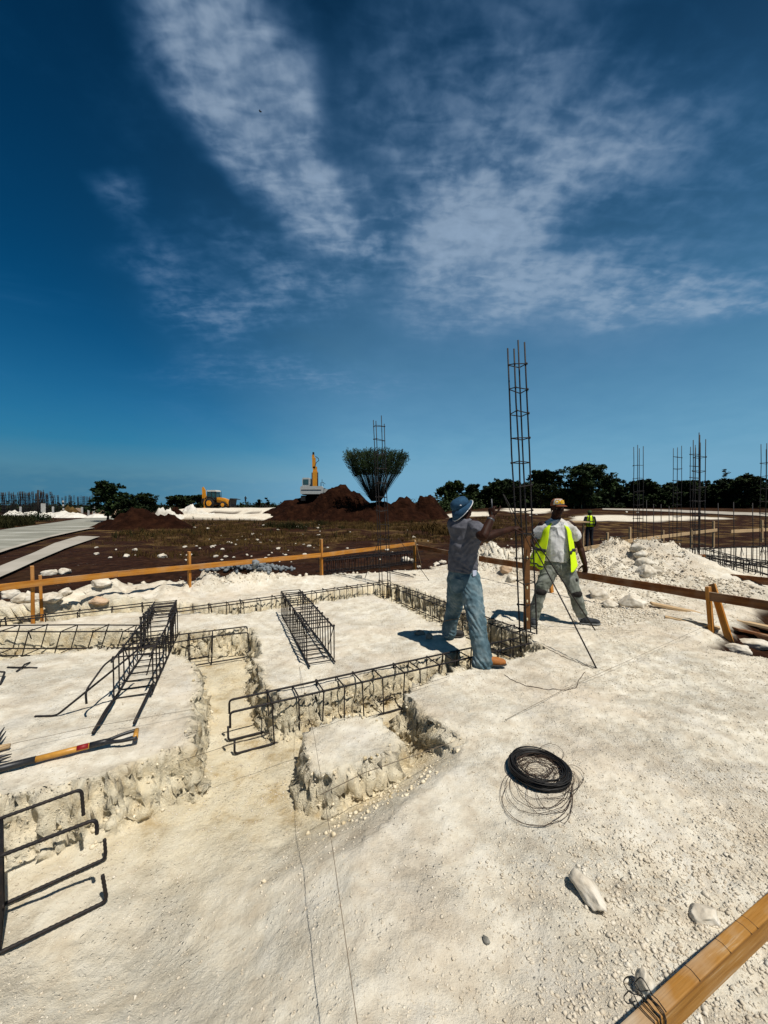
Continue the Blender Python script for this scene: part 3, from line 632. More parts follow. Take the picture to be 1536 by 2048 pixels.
def column(label, base, top, h, a=.20, b=.10, ang=30, sp=.3, r=.0075, group='rebar columns standing on the site', seed=1, tops=None, name='rebar_column', mats='rebar', nt=None, zmin=None, bars=4):
    rnd = random.Random(seed); base = Vector(base); lean = Vector((top[0], top[1], h))   # lean = vector to the top
    u = Vector((math.cos(R(ang)), math.sin(R(ang)), 0)); v = Vector((u.y, -u.x, 0))
    root = thing(name, base, label, 'rebar column', group)
    cs = [(-1, -1), (1, -1), (1, 1), (-1, 1)] if bars == 4 else [(-1, -1), (1, -1), (1, 1), (-1, 1), (0, -1), (0, 1)]
    for k, (i, j) in enumerate(cs):
        o = u * i * a / 2 + v * j * b / 2; t = (tops[k] if tops else 1 + rnd.uniform(-.03, .03))
        pts = [base + o + lean * (t * q / 6) + (Vector((rnd.uniform(-1, 1), rnd.uniform(-1, 1), 0)) * .007 if 0 < q < 6 else Vector()) for q in range(7)]
        build(MB().tube(pts, r * 1.15, 6), 'long_bar', M[mats], root, True)
    n = nt or int(h / sp)
    for i in range(n):
        t = (i + .35) * sp / h
        if t > .96: break
        mb = MB(); c = base + lean * t; q = []
        for i_, j_ in ((-1, -1), (1, -1), (1, 1), (-1, 1)): q.append(c + u * i_ * (a / 2 + r) + v * j_ * (b / 2 + r) + Vector((0, 0, rnd.uniform(-.022, .022))))
        mb.tube(rpath([q[0].lerp(q[1], .4)] + [q[1], q[2], q[3], q[0]] + [q[0].lerp(q[1], .45)], .015, 2), r * .8, 5)
        k = rnd.randrange(4); mb.ball(q[k], r * 2.1, 6, 4); mb.tube([q[k], q[k] + u * rnd.uniform(-.05, .05) + Vector((0, 0, rnd.uniform(-.05, .04)))], .0025, 4)
        mb.ball(q[(k + 1) % 4], r * 1.8, 6, 4)
        build(mb, 'tie', M[mats], root, True)
    return root
CG = 'rebar columns standing on the site'
pb = Q(1059, 1300, 5.05)
column('tall leaning rebar column rising above both workers', (pb.x, 5.05, -.34), (Q(1032, 700, 4.95).x - pb.x, -.10), 4.10, sp=.31, seed=3, tops=(.985, 1.02, 1.005, .975), r=.0085)
pb = Q(771, 1196, 8.2)
column('rebar column at the far trench corner in front of the spreading bush', (pb.x, 8.2, -.33), (Q(757, 830, 8.2).x - pb.x, 0), 3.95, sp=.30, a=.2, b=.11, seed=5, tops=(.97, 1.0, .95, .96))
for px, top, Yd, sd_, lab, an in ((1277, 893, 12.3, 11, 'rebar column on the right, first one right of the bushy tree', 20), (1355, 896, 13.6, 12, 'slim rebar column behind the white mound, second of the right hand columns', 25),
                           (1391, 890, 11.8, 13, 'rebar column closest behind the thick one on the right slab', 22), (1399, 873, 9.6, 14, 'thickest looking rebar column on the right slab', 20), (1533, 895, 11.0, 15, 'rebar column cut by the right edge of the photo', 20)):
    tp = Q(px, top, Yd); zb_ = -.12; h_ = tp.z - zb_
    column(lab, (tp.x + .03, Yd, zb_), (-.03, 0), h_, a=.25, b=.13, sp=.42 if Yd > 12 else .36, ang=an, seed=sd_, r=.0085)
for px, t_, b_, Yd in ((1293, 1000, 1087, 11.2), (1307, 1008, 1092, 10.6), (1322, 1008, 1098, 10.2), (1338, 1012, 1105, 9.9), (1436, 1006, 1130, 9.3), (1467, 1004, 1140, 8.8), (1505, 1006, 1142, 8.4)):
    t0, b0 = Q(px, t_, Yd), Q(px, b_ + 14, Yd); b0.z = min(b0.z, Hz(b0.x, Yd) - .05)
    o = build(MB().tube([b0 - b0, Vector((.004, .005, (t0.z - b0.z) * .5)), t0 - b0], .009, 6), 'starter_bar', M['rebar'], None, True); o.location = b0; ORG[o.name] = b0
    tag(o, 'single thin rebar standing upright from the right hand slab', 'steel bar', 'single starter bars on the right slab')
RS = 'rebar cages on the right slab'
for i, (a_, b_, lab) in enumerate((((1335, 1112, 9.3), (1600, 1128, 7.6), 'long low rebar cage across the right slab, behind the short dark post'), ((1375, 1108, 10.2), (1590, 1080, 11.3), 'farthest rebar cage on the right slab, rising to the right edge'), ((1410, 1138, 8.3), (1600, 1150, 7.2), 'nearest rebar cage of the right slab, beside the dark board'), ((1405, 1120, 9.0), (1600, 1140, 7.4), 'middle rebar cage on the right slab between two longer ones'))):
    p, q = Q(*a_), Q(*b_); za = Hz(p.x, p.y) + .03; zq = Hz(q.x, q.y) + .03
    cage(lab, p, q, w=.24, h=max(.16, p.z - za + .12), zb=za, zb2=zq, sp=.2, r=.008, group=RS, seed=30 + i)
o = cage('dark rebar cage lying in the ditch behind the far batter board', Q(640, 1122, 11.0), Q(835, 1100, 13.2), w=.5, h=.36, zb=-.24, sp=.11, r=.011, group='rebar cages in the footing trenches', seed=44)

# loose bars
def bar(label, pts, r=.0075, name='steel_bar', mat='rebar', group=None, cat='steel bar', n=6):
    p0 = Vector(pts[0]); o = build(MB().tube([Vector(p) for p in pts], r, n), name, M[mat], None, True, origin=p0)
    return tag(o, label, cat, group)
f1 = HP(1195, 1337); f2 = HP(1192, 1260)
bar('long steel bar propping the main column, its foot nearest the camera', [f1 - Vector((0, 0, .02)), Q(1128, 1208, 4.5), Q(1062, 1082, 4.92)], .0085)
bar('steel bar propping the main column, its foot beside the worker\'s dark shoe', [f2 - Vector((0, 0, .02)), Q(1128, 1166, 5.15), Q(1064, 1070, 4.98)], .0085)
bar('thin steel bar propping the far column on its left', [HP(730, 1156), Q(745, 1115, 8.6), Q(762, 1070, 8.25)], .007)
bar('thin steel bar propping the far column on its right', [HP(858, 1161), Q(828, 1120, 8.4), Q(796, 1076, 8.2)], .007)
for i, (a_, b_) in enumerate((((782, 1143), (828, 1156)), ((788, 1141), (832, 1152)), ((770, 1146), (813, 1156)), ((778, 1145), (820, 1154)))):
    p, q = HP(*a_), HP(*b_); z_ = .02 + i * .008
    bar('loose black bar in the small bundle on the marl behind the far column', [p + Vector((0, 0, z_)), q + Vector((0, 0, z_))], .009, group='bundle of loose bars behind the far column')
p, q = HP(15, 1336), HP(74, 1337); bar('straight steel offcut lying on the left block', [p + Vector((0, 0, .008)), q + Vector((0, 0, .008))], .0085)
p, q = HP(33, 1345), HP(60, 1327); m1 = HP(46, 1338); m2 = HP(49, 1334)
bar('kinked steel offcut lying across the straight one on the left block', rpath([p + Vector((0, 0, .012)), m1 + Vector((0, 0, .026)), m2 + Vector((0, 0, .026)), q + Vector((0, 0, .012))], .02), .0085)
p, q, k = HP(-20, 1353), HP(10, 1354), HP(0, 1371)
bar('bent steel offcut at the left edge of the photo', rpath([p + Vector((0, 0, .05)), q + Vector((0, 0, .05)), k + Vector((0, 0, .01))], .02), .0085)
bar('bar lying under the front cage beside the small island', [HP(735, 1416) + Vector((0, 0, .01)), HP(785, 1403) + Vector((0, 0, .05))], .0085)

# tie wire: thin strands lying on the ground, one drawn as a cast shadow, and builders' strings
def wire(label, px, r=.0016, mat='rust_wire', name='wire', cat='wire', lift=.004, fine=14):
    P_ = [HP(*p) for p in px]; out = []
    for i in range(len(P_) - 1):
        p0, p1, p2, p3 = P_[max(i - 1, 0)], P_[i], P_[i + 1], P_[min(i + 2, len(P_) - 1)]
        for j in range(fine):
            t = j / fine
            c = .5 * ((2 * p1) + (p2 - p0) * t + (2 * p0 - 5 * p1 + 4 * p2 - p3) * t * t + (3 * p1 - p0 - 3 * p2 + p3) * t ** 3)
            out.append(Vector((c.x, c.y, Hz(c.x, c.y) + lift)))
    return bar(label, out, r, name, mat, None, cat, 4)
wire('thin curling wire on the marl below the boot of the man in grey', [(1008, 1350), (1042, 1368), (1095, 1380), (1148, 1377), (1158, 1360), (1171, 1343)], .0028)
wire('dark strand drawn as the cast shadow of the long prop, towards the column foot', [(1085, 1293), (1130, 1315), (1180, 1335), (1196, 1338)], .003)  # dark strand put where only the shadow of the prop falls

def cord(label, pts, r=.0016): return bar(label, pts, r, 'builders_line', 'string', None, 'string', 4)
cord('brown string stretched just in front of the small island', [G(640, 1590, .02), G(730, 1545, .02), G(905, 1484, .03)], .0022)
ST = 'taut setting out strings'
cord('taut string running from the flat block to the bottom edge of the photo', [Q(597, 1325, 4.2), Q(628, 1470, 2.55), Q(664, 1690, 1.55), Q(718, 2070, 1.0)], .0015)
cord('string stretched low across the left block behind the shovel', [G(-80, 1520, .06), G(30, 1486, .06), G(185, 1453, .06), G(390, 1418, .06)])
cord('string crossing the small island beside the front cage', [G(360, 1522, .04), G(460, 1490, .04), G(700, 1415, .05), G(900, 1352, .05)])
cord('white cord caught on the leg of the man in grey', [Q(884, 1243, 4.68), Q(898, 1240, 4.64), Q(916, 1237, 4.62)], .006)
cord('low string behind the main column along the pad', [G(1070, 1258, .03), G(1180, 1259, .03), G(1300, 1262, .03)])
cord('long string crossing the pad from the front trench to the right board', [G(1010, 1440, .02), G(1130, 1378, .02), G(1420, 1248, .1)])

# ------------------------------------------------------------------ batter boards and loose timber
def board_line(label, rails, posts, mats=('wood', 'wood'), name='batter_board'):
    p0 = Vector(rails[0][0]); root = thing(name, p0, label, 'timber', 'batter boards round the site')
    for a, b, w, h in rails: plank('board', a, b, w, h, M[mats[0]], root)
    for a, b, w, h, up in posts: plank('post', a, b, w, h, M[mats[1]], root, up)
    return root
YA, YB, YC = 5.55, 11.4, None
def onl(px, py): return px, py
# long back-left board with three posts
def yline(px):                                       # the board runs in a straight line: solve depth along its plan line
    a, b = Q(0, 1174, 5.6), Q(832, 1089, 11.6); t = (px - 768) / F
    s_ = (a.x - t * a.y) / ((a.x - t * a.y) - (b.x - t * b.y)); return a.y + (b.y - a.y) * s_
rl = [(-130, 1190), (60, 1169), (235, 1148), (375, 1136), (642, 1110), (832, 1087)]
pts = [Q(x, y, yline(x)) for x, y in rl]
nrm = Vector((.7, -.7, 0)) * .022
po = []
for px, t_, b_ in ((64, 1132, 1204), (378, 1103, 1162), (642, 1078, 1156), (829, 1080, 1116)):
    Y_ = yline(px) + .06; a = Q(px, t_, Y_); b = Q(px + 1, b_, Y_); b.z = min(b.z, Hz(b.x, b.y) - .05); po.append((b, a, .045, .09, (.7, -.7, 0)))
a = Q(80, 1150, yline(80) + .16); b = Q(84, 1195, yline(84) + .16); b.z = Hz(b.x, b.y) - .03; po.append((b, a, .04, .06, (.7, -.7, 0)))
board_line('long orange batter board behind the pad, nailed to upright posts on the brown soil', [(pts[0], pts[2] + (pts[2] - pts[1]).normalized() * .02, .025, .10), (pts[2] + nrm * .3, pts[4], .025, .10), (pts[4] + nrm, pts[5], .025, .10)], po)
a, b = Q(832, 1093, 11.6), Q(900, 1106, 10.6)
board_line('short dark board running right from the far corner post', [(a, b, .025, .12)], [], ('wood_dark', 'wood'))
o = plank('stake', HP(842, 1131), Q(830, 1082, 10.6), .03, .03, M['wood_pale'], None); tag(o, 'pale stake leaning against the far corner of the batter board', 'stake')
# right board in front of the mound
rp = [Q(958, 1117, 8.8), Q(1060, 1137, 7.7), Q(1190, 1155, 6.7), Q(1300, 1170, 6.0), Q(1420, 1190, 5.35), Q(1600, 1222, 4.65)]
a = Q(1416, 1173, 5.42); b = Q(1424, 1286, 5.36); b.z = Hz(b.x, b.y) - .08
a2 = Q(1424, 1168, 5.5); b2 = Q(1462, 1290, 5.15); b2.z = Hz(b2.x, b2.y) - .05
c2 = Q(1100, 1150, 7.45); d2 = Q(1104, 1183, 7.4); d2.z = Hz(d2.x, d2.y) - .05
board_line('dark batter board running in front of the white mound on the right', [(rp[0], rp[2], .025, .125), (rp[2], rp[5], .025, .125)], [(b, a, .045, .10, (-.85, -.53, 0)), (b2, a2, .035, .085, (.3, -.95, 0)), (d2, c2, .04, .09, (-.85, -.53, 0))], ('wood_dark', 'wood'))
# near board bottom right
e0, e1 = Q(1270, 2075, 1.03), Q(1620, 1760, 1.36)
ndir = (e1 - e0).normalized()
near = board_line('thick dusty pine board in the bottom right corner, nearest the camera', [(e0 - ndir * .5, e1 + ndir * .9, .042, .080)], [(Vector((*(e0 - ndir * .45 - Vector((ndir.y, -ndir.x, 0)) * -.05)[:2], -.15)), e0 - ndir * .45 - Vector((ndir.y, -ndir.x, 0)) * -.05 + Vector((0, 0, .10)), .05, .09, (ndir.y, -ndir.x, 0)), (Vector((*(e1 + ndir * .8 - Vector((ndir.y, -ndir.x, 0)) * -.05)[:2], -.15)), e1 + ndir * .8 - Vector((ndir.y, -ndir.x, 0)) * -.05 + Vector((0, 0, .10)), .05, .09, (ndir.y, -ndir.x, 0))], ('wood_dusty', 'wood_dusty'))
upn = Vector((0, 0, 1)); yv = upn.cross(ndir).normalized(); zv = ndir.cross(yv)
mb = MB()                                            # saw nicks across its top edge
for t in (.06, .17, .28, .36, .385):
    c = e0.lerp(e1, .02 + t * 1.5) + zv * .0407; mb.tube([c - yv * .022, c + yv * .005 + ndir * .004, c + yv * .023], .0011, 4)
build(mb, 'nick', M['machblack'], near)
wr = MB(); rr = random.Random(4)
for k in range(6):                                   # black tie wire wound round its end
    c = e0.lerp(e1, .055 + .012 * k * .8 + rr.uniform(-.004, .004)); lp = []
    for j in range(15):
        w = 2 * math.pi * j / 14; lp.append(c + yv * .025 * max(-1, min(1, 1.35 * math.cos(w))) + zv * .044 * max(-1, min(1, 1.35 * math.sin(w))) + ndir * rr.uniform(-.003, .003))
    wr.tube(lp, .0016, 5)
for k in range(3):
    c = e0.lerp(e1, .05 + .03 * k) + zv * .043 + yv * .018; s_ = rr.uniform(.02, .05)
    wr.tube(rpath([c, c + yv * s_ + zv * .025, c + yv * (s_ + .012) + zv * rr.uniform(-.01, .02) - ndir * .02, c + yv * s_ * .6 + zv * .006 - ndir * .03, c + yv * .01], .02, 6), .0015, 5)
tag(build(wr, 'tie_wire', M['wire'], None, True, origin=e0), 'black wire wound round the end of the near pine board', 'wire')
# loose planks by the right mound
def lplank(label, a, b, w, h, mat, dz=.03, name='plank', group=None):
    p, q = HP(*a), HP(*b); o = plank(name, p + Vector((0, 0, dz)), q + Vector((0, 0, dz + .03)), w, h, M[mat], None); return tag(o, label, 'plank', group)
lplank('long pale plank lying on rubble below the right board', (1302, 1213), (1600, 1278), .14, .04, 'wood_pale', .05)
lplank('grey plank half buried beside the long pale one', (1330, 1235), (1440, 1262), .10, .03, 'wood_pale', .01)
lplank('short board lying in dark soil at the right edge', (1470, 1262), (1580, 1290), .12, .03, 'wood_dark', .03)
p, q = Q(1462, 1155, 7.6), Q(1620, 1172, 6.3)
board_line('dark board along the near edge of the right slab', [(p, q, .03, .14)], [], ('wood_dark', 'wood_dark'))
a = Q(1404, 1109, 8.6); b = Q(1404, 1130, 8.6); b.z -= .12; o = plank('post', b, a, .09, .09, M['wood_dark'], None); o.name = 'stump_post'; tag(o, 'short dark post among the cages of the right slab', 'post')
# boards beyond the mound
p = [Q(1100, 1110, 12.2), Q(1165, 1099, 13.2), Q(1270, 1080, 15.2), Q(1380, 1065, 17.0), Q(1434, 1060, 18.2)]
po = []
for px, t_, b_, Y_ in ((1127, 1068, 1103, 12.8), (1215, 1065, 1095, 14.0), (1260, 1054, 1082, 15.0), (1383, 1058, 1085, 17.0), (1427, 1042, 1078, 18.1)):
    a = Q(px, t_, Y_ + .06); b = Q(px, b_, Y_ + .06); b.z = min(b.z, Hz(b.x, b.y)) - .05; po.append((b, a, .06, .09, (0, -1, 0)))
board_line('far batter board with upright posts behind the white mound', [(p[0], p[2], .03, .14), (p[2], p[4], .03, .14)], po, ('wood_pale', 'wood_pale'))
p = [Q(1462, 1063, 16.5), Q(1560, 1058, 17.2)]
a = Q(1524, 1040, 16.9); b = Q(1524, 1075, 16.9); b.z -= .2
board_line('short far batter board at the right edge with one post', [(p[0], p[1], .03, .14)], [(b, a, .05, .09, (0, -1, 0))], ('wood_pale', 'wood_pale'))
for px, t_, b_, Y_ in ((1148, 1004, 1014, 60), (1163, 1002, 1014, 60), (1327, 1060, 1072, 20)):
    a = Q(px, t_, Y_); b = Q(px, b_ + 4, Y_); b.z = Hz(b.x, b.y) - .1; o = plank('stake', b, a, .10 if Y_ > 30 else .06, .10 if Y_ > 30 else .06, M['wood_pale'], None); tag(o, 'thin pale stake standing in the far brown soil', 'stake', 'stakes in the far soil')
# work bench where the far worker stands
wb = thing('work_bench', Q(1170, 1062, 17.5), 'timber bench in front of the far worker in the hi-vis vest', 'bench')
a, b = Q(1108, 1043, 17.0), Q(1172, 1044, 17.2); plank('bench_top', a, b, .5, .06, M['wood_pale'], wb)
for t in (.08, .92):
    c = a.lerp(b, t); plank('leg', (c.x, c.y, Hz(c.x, c.y) - .03), c + Vector((0, 0, -.03)), .06, .06, M['wood_pale'], wb, (0, -1, 0))
for k, px in enumerate((1205, 1222, 1238)):          # bar bending trestles
    t = thing('trestle', Q(px, 1075, 16.5), 'thin black steel trestle on the brown soil beside the far worker', 'trestle', 'steel trestles by the far worker'); b = Q(px, 1074, 16.5); b.z = Hz(b.x, b.y)
    for sx in (-.22, .22): build(MB().tube([b + Vector((sx, 0, -.02)), b + Vector((sx * .3, 0, .62))], .016, 5), 'leg', M['rebar'], t)
    build(MB().tube([b + Vector((-.1, 0, .62)), b + Vector((.32, .1, .62))], .018, 5), 'crossbar', M['rebar'], t)

# ------------------------------------------------------------------ shovel, pick and level
def place_axis(pts_px, lift):
    return [HP(*p) + Vector((0, 0, lift)) for p in pts_px]
g0 = HP(272, 1483) + Vector((0, 0, .055)); g1 = HP(0, 1548) + Vector((0, 0, .035))
ax = (g1 - g0).normalized(); sd_ = Vector((0, 0, 1)).cross(ax).normalized(); up_ = ax.cross(sd_)
if up_.z < 0: up_ = -up_
sh = thing('shovel', g0, 'D-handled shovel lying on the left block, wooden shaft with red label', 'shovel')
Ls = (g1 - g0).length
A_ = lambda t, s=0.0, u=0.0: g0 + ax * t + sd_ * s + up_ * u
build(MB().tube([A_(.0, -.055), A_(.0, .055)], .0165, 12), 'grip', M['handle'], sh, True)
yk = MB()
for s in (-1, 1): yk.tube(rpath([A_(-.012, .056 * s), A_(.02, .056 * s), A_(.09, .045 * s), A_(.16, .016 * s), A_(.20, .010 * s)], .03), [.012] * 2 + [.012] * 40 if False else .0125, 8)
yk.tube([A_(.15), A_(.19), A_(.27)], [.016, .021, .021], 12)
build(yk, 'yoke', M['blackpaint'], sh, True)
build(MB().tube([A_(.27), A_(.4), A_(.56)], .0195, 12), 'shaft', M['handle'], sh, True)
lb = MB().tube([A_(.275, 0, .0012), A_(.34, 0, .0012)], .0197, 12); build(lb, 'label', M['red'], sh, True)
build(MB().tube([A_(.555), A_(.75), A_(.88), A_(1.0)], [.0215, .0225, .024, .022], 12), 'socket', M['blackpaint'], sh, True)
for t in (.20, .24, .62): build(MB().ball(A_(t, .004, .0205), (.0045, .0045, .003), 8, 5), 'rivet', M['steelworn'], sh, True)
bl = MB(); prof = [(.0, .03), (.06, .085), (.12, .11), (.22, .115), (.31, .09), (.38, .02)]
vs = []; fs = []
for i, (t, w) in enumerate(prof):
    for j in range(7):
        q = j / 6 * 2 - 1; vs.append(A_(.92 + t, w * q, .012 - .045 * math.sin(t / .38 * 1.5) * .5 + .022 * q * q))
for i in range(5):
    for j in range(6): fs.append((i * 7 + j, i * 7 + j + 1, (i + 1) * 7 + j + 1, (i + 1) * 7 + j))
bl.add(vs, fs); o = build(bl, 'blade', M['blackpaint'], sh, True); sm = o.modifiers.new('solid', 'SOLIDIFY'); sm.thickness = .003
pk = thing('pickaxe', HP(10, 1500), 'wooden handled pick with black points, cut by the left edge of the photo', 'pickaxe')
h0, h1 = HP(20, 1500) + Vector((0, 0, .03)), HP(-260, 1560) + Vector((0, 0, .03))
build(MB().tube([h0, h0.lerp(h1, .1), h0.lerp(h1, .5), h1], [.016, .019, .018, .02], 12), 'handle', M['wood_pale'], pk, True)
for a_, b_, c_ in (((9, 1468), (-8, 1495), (-40, 1520)), ((12, 1476), (-6, 1502), (-40, 1528)), ((24, 1523), (-5, 1530), (-60, 1540)), ((22, 1528), (-5, 1538), (-60, 1548))):
    build(MB().tube([HP(*a_) + Vector((0, 0, .05)), HP(*b_) + Vector((0, 0, .05)), HP(*c_) + Vector((0, 0, .04))], [.003, .013, .02], 6), 'point', M['blackpaint'], pk, True)
lv = thing('spirit_level', Q(1053, 1256, 5.0), 'brown builder\'s level with pale slots standing inside the main column', 'level')
a, b = Q(1053.5, 1258, 4.98), Q(1054, 1072, 4.98); plank('level_body', a, b, .032, .078, M['levelbody'], lv, (1, 0, 0))
for py in (1115, 1175, 1202, 1238):
    c = Q(1053.5, py, 4.98) + Vector((0, -.017, 0)); mb = MB().ball(c, (.011, .004, .022), 10, 6); build(mb, 'vial', M['vial'], lv, True)

# ------------------------------------------------------------------ coil of tie wire
cc = HP(1078, 1545); coil = thing('wire_coil', cc, 'coil of thin black tie wire lying on the marl, loose loops spilling towards the camera', 'wire coil')
r_ = random.Random(9); mb = MB(); R0 = (G(1146, 1560).x - G(1012, 1540).x) / 2 * .93
for k in range(46):
    th0 = r_.uniform(0, 6.28); rad = R0 * (1 - .20 * r_.random() ** 1.4); dz = .012 + .04 * r_.random(); ox, oy = r_.uniform(-.012, .012), r_.uniform(-.012, .012); tx, ty = r_.uniform(-.05, .05), r_.uniform(-.05, .05)
    pts = []
    for j in range(41):
        w = th0 + 2 * math.pi * 1.02 * j / 40; x, y = rad * math.cos(w), rad * math.sin(w)
        pts.append(cc + Vector((x + ox, y + oy, max(.004, dz + x * tx + y * ty))))
    mb.tube(pts, .0032, 5)
build(mb, 'wound_coil', M['wire'], coil, True)
mb = MB()
for k in range(30):                                  # slack turns inside the ring
    th0 = r_.uniform(0, 6.28); rad = R0 * r_.uniform(.5, .78); ox, oy = r_.uniform(-.05, .05), r_.uniform(-.05, .05); e = r_.uniform(.7, 1)
    mb.tube([cc + Vector((rad * math.cos(w) + ox, rad * e * math.sin(w) + oy, .02 + .02 * math.sin(w * 2 + k))) for w in [th0 + 5.6 * j / 40 for j in range(41)]], .0013, 4)
build(mb, 'slack_turns', M['rust_wire'], coil, True)
mb = MB()
for k, (px, py, rx, ry, th0, sp) in enumerate(((1072, 1588, 71, 66, 2.4, 4.6), (1078, 1578, 66, 52, 2.2, 4.5), (1080, 1570, 60, 50, 2.3, 4.4), (1086, 1572, 50, 44, 2.5, 4.2), (1098, 1590, 44, 42, 1.0, 5.5), (1075, 1602, 70, 54, 2.6, 4.6), (1110, 1575, 38, 52, 3.3, 4.0), (1115, 1570, 45, 30, 4.0, 4.4), (1130, 1560, 38, 26, 4.2, 3.6), (1100, 1512, 28, 18, -.6, 3.6), (1090, 1560, 60, 40, 3.0, 3.6), (1126, 1590, 20, 60, 4.4, 3.0))):
    pts = []
    for j in range(45):
        w = th0 + sp * j / 44; p = G(px + rx * math.cos(w), py - ry * math.sin(w), Hz(cc.x, cc.y) + .008); p.z = Hz(p.x, p.y) + .006 + .012 * abs(math.sin(w * 1.3 + k)); pts.append(p)
    mb.tube(pts, .0014, 4)
build(mb, 'loose_loops', M['rust_wire'], coil, True)

# ------------------------------------------------------------------ stones
def ico(sub):
    import bmesh
    bm = bmesh.new(); bmesh.ops.create_icosphere(bm, subdivisions=sub, radius=1.0)
    v = np.array([q.co[:] for q in bm.verts]); f = [tuple(k.index for k in q.verts) for q in bm.faces]; bm.free(); return v, f
ICO = {k: ico(k) for k in (1, 2, 4)}
def rock_mesh(dims, seed, sub=4, rough=.35, flat=4):
    v, f = ICO[sub]; r = random.Random(seed); out = []
    pl = [(Vector((r.uniform(-1, 1), r.uniform(-1, 1), r.uniform(-.6, 1))).normalized(), r.uniform(.55, .85)) for _ in range(flat + 3)]
    o_ = Vector((seed * 3.7, seed * 1.3, 0))
    for q in v:
        p = Vector(q)
        for n_, d_ in pl:                            # knock flats off the ball
            e = p.dot(n_)
            if e > d_: p -= n_ * (e - d_) * .85
        k = 1 + rough * (mnoise.fractal(p * 1.6 + o_, 1.0, 2.1, 4) * .5) + .05 * mnoise.noise(p * 7 + o_)
        out.append((p.x * k * dims[0], p.y * k * dims[1], p.z * k * dims[2]))
    return out, f
def rock(label, px, py, dims, seed, mat='stone', rz=0, sink=.25, group='stones lying about the site', sub=4, p=None, name='stone', rough=.35):
    v, f = rock_mesh(dims, seed, sub, rough); mb = MB().add(v, f); p = p or HP(px, py)
    o = build(mb, name, M[mat], None, sub > 2); o.location = p + Vector((0, 0, dims[2] * (1 - 2 * sink) * .9)); o.rotation_euler = (0, 0, R(rz)); ORG[o.name] = o.location.copy()
    return tag(o, label, 'stone', group)
rock('large oblong white stone lying alone on the marl below the wire coil', 1172, 1788, (.054, .098, .046), 23, rz=8, sink=.12, rough=.38)
rock('flat pale stone beside the near pine board', 1412, 1838, (.065, .05, .03), 4, rz=20, sink=.2)
rock('upright white stone behind the wired end of the near board', 1292, 1985, (.035, .03, .05), 5, rz=20, sink=.15)
rock('small brown stone in the pebbles at the bottom', 972, 1882, (.013, .017, .012), 6, 'stone_grey', 30, .2)
rock('small grey stone between the tie wire and the board', 1275, 2010, (.022, .018, .016), 7, 'stone', 10, .2)
rock('rounded white boulder in the rubble right of the man in the vest', 1197, 1196, (.20, .15, .14), 8, rz=10)
rock('squat boulder below the right board, biggest of its group', 1264, 1212, (.21, .16, .14), 9, rz=-20)
rock('low boulder between the two white boulders', 1222, 1213, (.14, .11, .08), 10, rz=30)
rock('block of marl at the foot of the leaning post', 1470, 1303, (.16, .10, .08), 11, rz=-30)
rock('angular pale slab on the dark soil at the right edge', 1505, 1292, (.22, .12, .09), 12, rz=-25)
rock('grey block left of the other worker\'s boot on the flat block', 839, 1270, (.075, .05, .045), 13, 'stone_grey', 5)
rock('dark block beside the boot in the shade', 857, 1277, (.055, .045, .05), 14, 'stone_grey', 40)
rock('tan stone in the marl bank right of the column', 1014, 1143, (.16, .12, .12), 15, 'stone_tan', 10)
rock('white stone on the bank under the tan one', 1022, 1162, (.14, .1, .09), 16)
rock('stone with a brown stain on the back left bank', 198, 1205, (.16, .10, .08), 17, 'stone_tan', 10)
rock('small grey block lying behind the back trench', 717, 1156, (.09, .06, .05), 18, 'stone_grey', 5)
for i, (px, py, s) in enumerate(((1288, 1130, .17), (1292, 1147, .2), (1312, 1143, .16), (1274, 1098, .17), (1283, 1112, .15))):
    rock('pale chunk of marl half buried in the white mound', px, py, (s, s * .8, s * .7), 30 + i, rz=40 * i, group='chunks in the white mound', sink=.35)
for i, (px, py, s) in enumerate(((873, 1130, .12), (885, 1127, .16), (838, 1136, .10), (128, 1148, .20), (98, 1150, .2), (812, 1122, .22), (826, 1124, .15), (205, 1170, .17), (20, 1195, .2), (45, 1200, .16), (70, 1202, .15), (104, 1200, .14), (130, 1188, .12), (325, 1116, .24), (252, 1114, .14))):
    rock('white stone on the brown soil at the rim of the pad', px, py, (s, s * .8, s * .6), 50 + i, rz=50 * i, group='white stones along the rim of the pad', sink=.25)
# many small white stones on the brown field
rr = random.Random(21); base = []
for k in range(6):
    v, f = rock_mesh((1, .8, .6), 200 + k, 2); mb = MB().add(v, f); me = bpy.data.meshes.new('field_stone'); me.from_pydata(mb.v, [], mb.f); me.materials.append(M['stone']); base.append(me)
spots = [(430, 1092), (445, 1100), (462, 1087), (471, 1090), (520, 1086), (377, 1112), (362, 1110), (370, 1095), (393, 1093), (193, 1096), (270, 1101), (232, 1100), (640, 1063), (700, 1065), (628, 1096), (556, 1060), (1253, 1025), (1275, 1026), (1060, 1032), (1072, 1030), (880, 1022), (905, 1020)]
while len(spots) < 110:
    px = rr.choice((rr.uniform(180, 700), rr.uniform(380, 640), rr.uniform(700, 1060))); py = 1045 + 90 * rr.random() ** .8
    if py < 1130 - abs(px - 450) * .02: spots.append((px, py))
for px, py in spots:
    p = HP(px, py); o = bpy.data.objects.new('field_stone', rr.choice(base)); COL.objects.link(o); s = p.y * rr.choice((.0028, .004, .005, .0075)) ; o.scale = (s, s, s * .8)
    o.location = p + Vector((0, 0, s * .25)); o.rotation_euler = (0, 0, rr.uniform(0, 6)); tag(o, 'small white stone scattered on the brown soil behind the batter board', 'stone', 'small white stones on the brown soil')

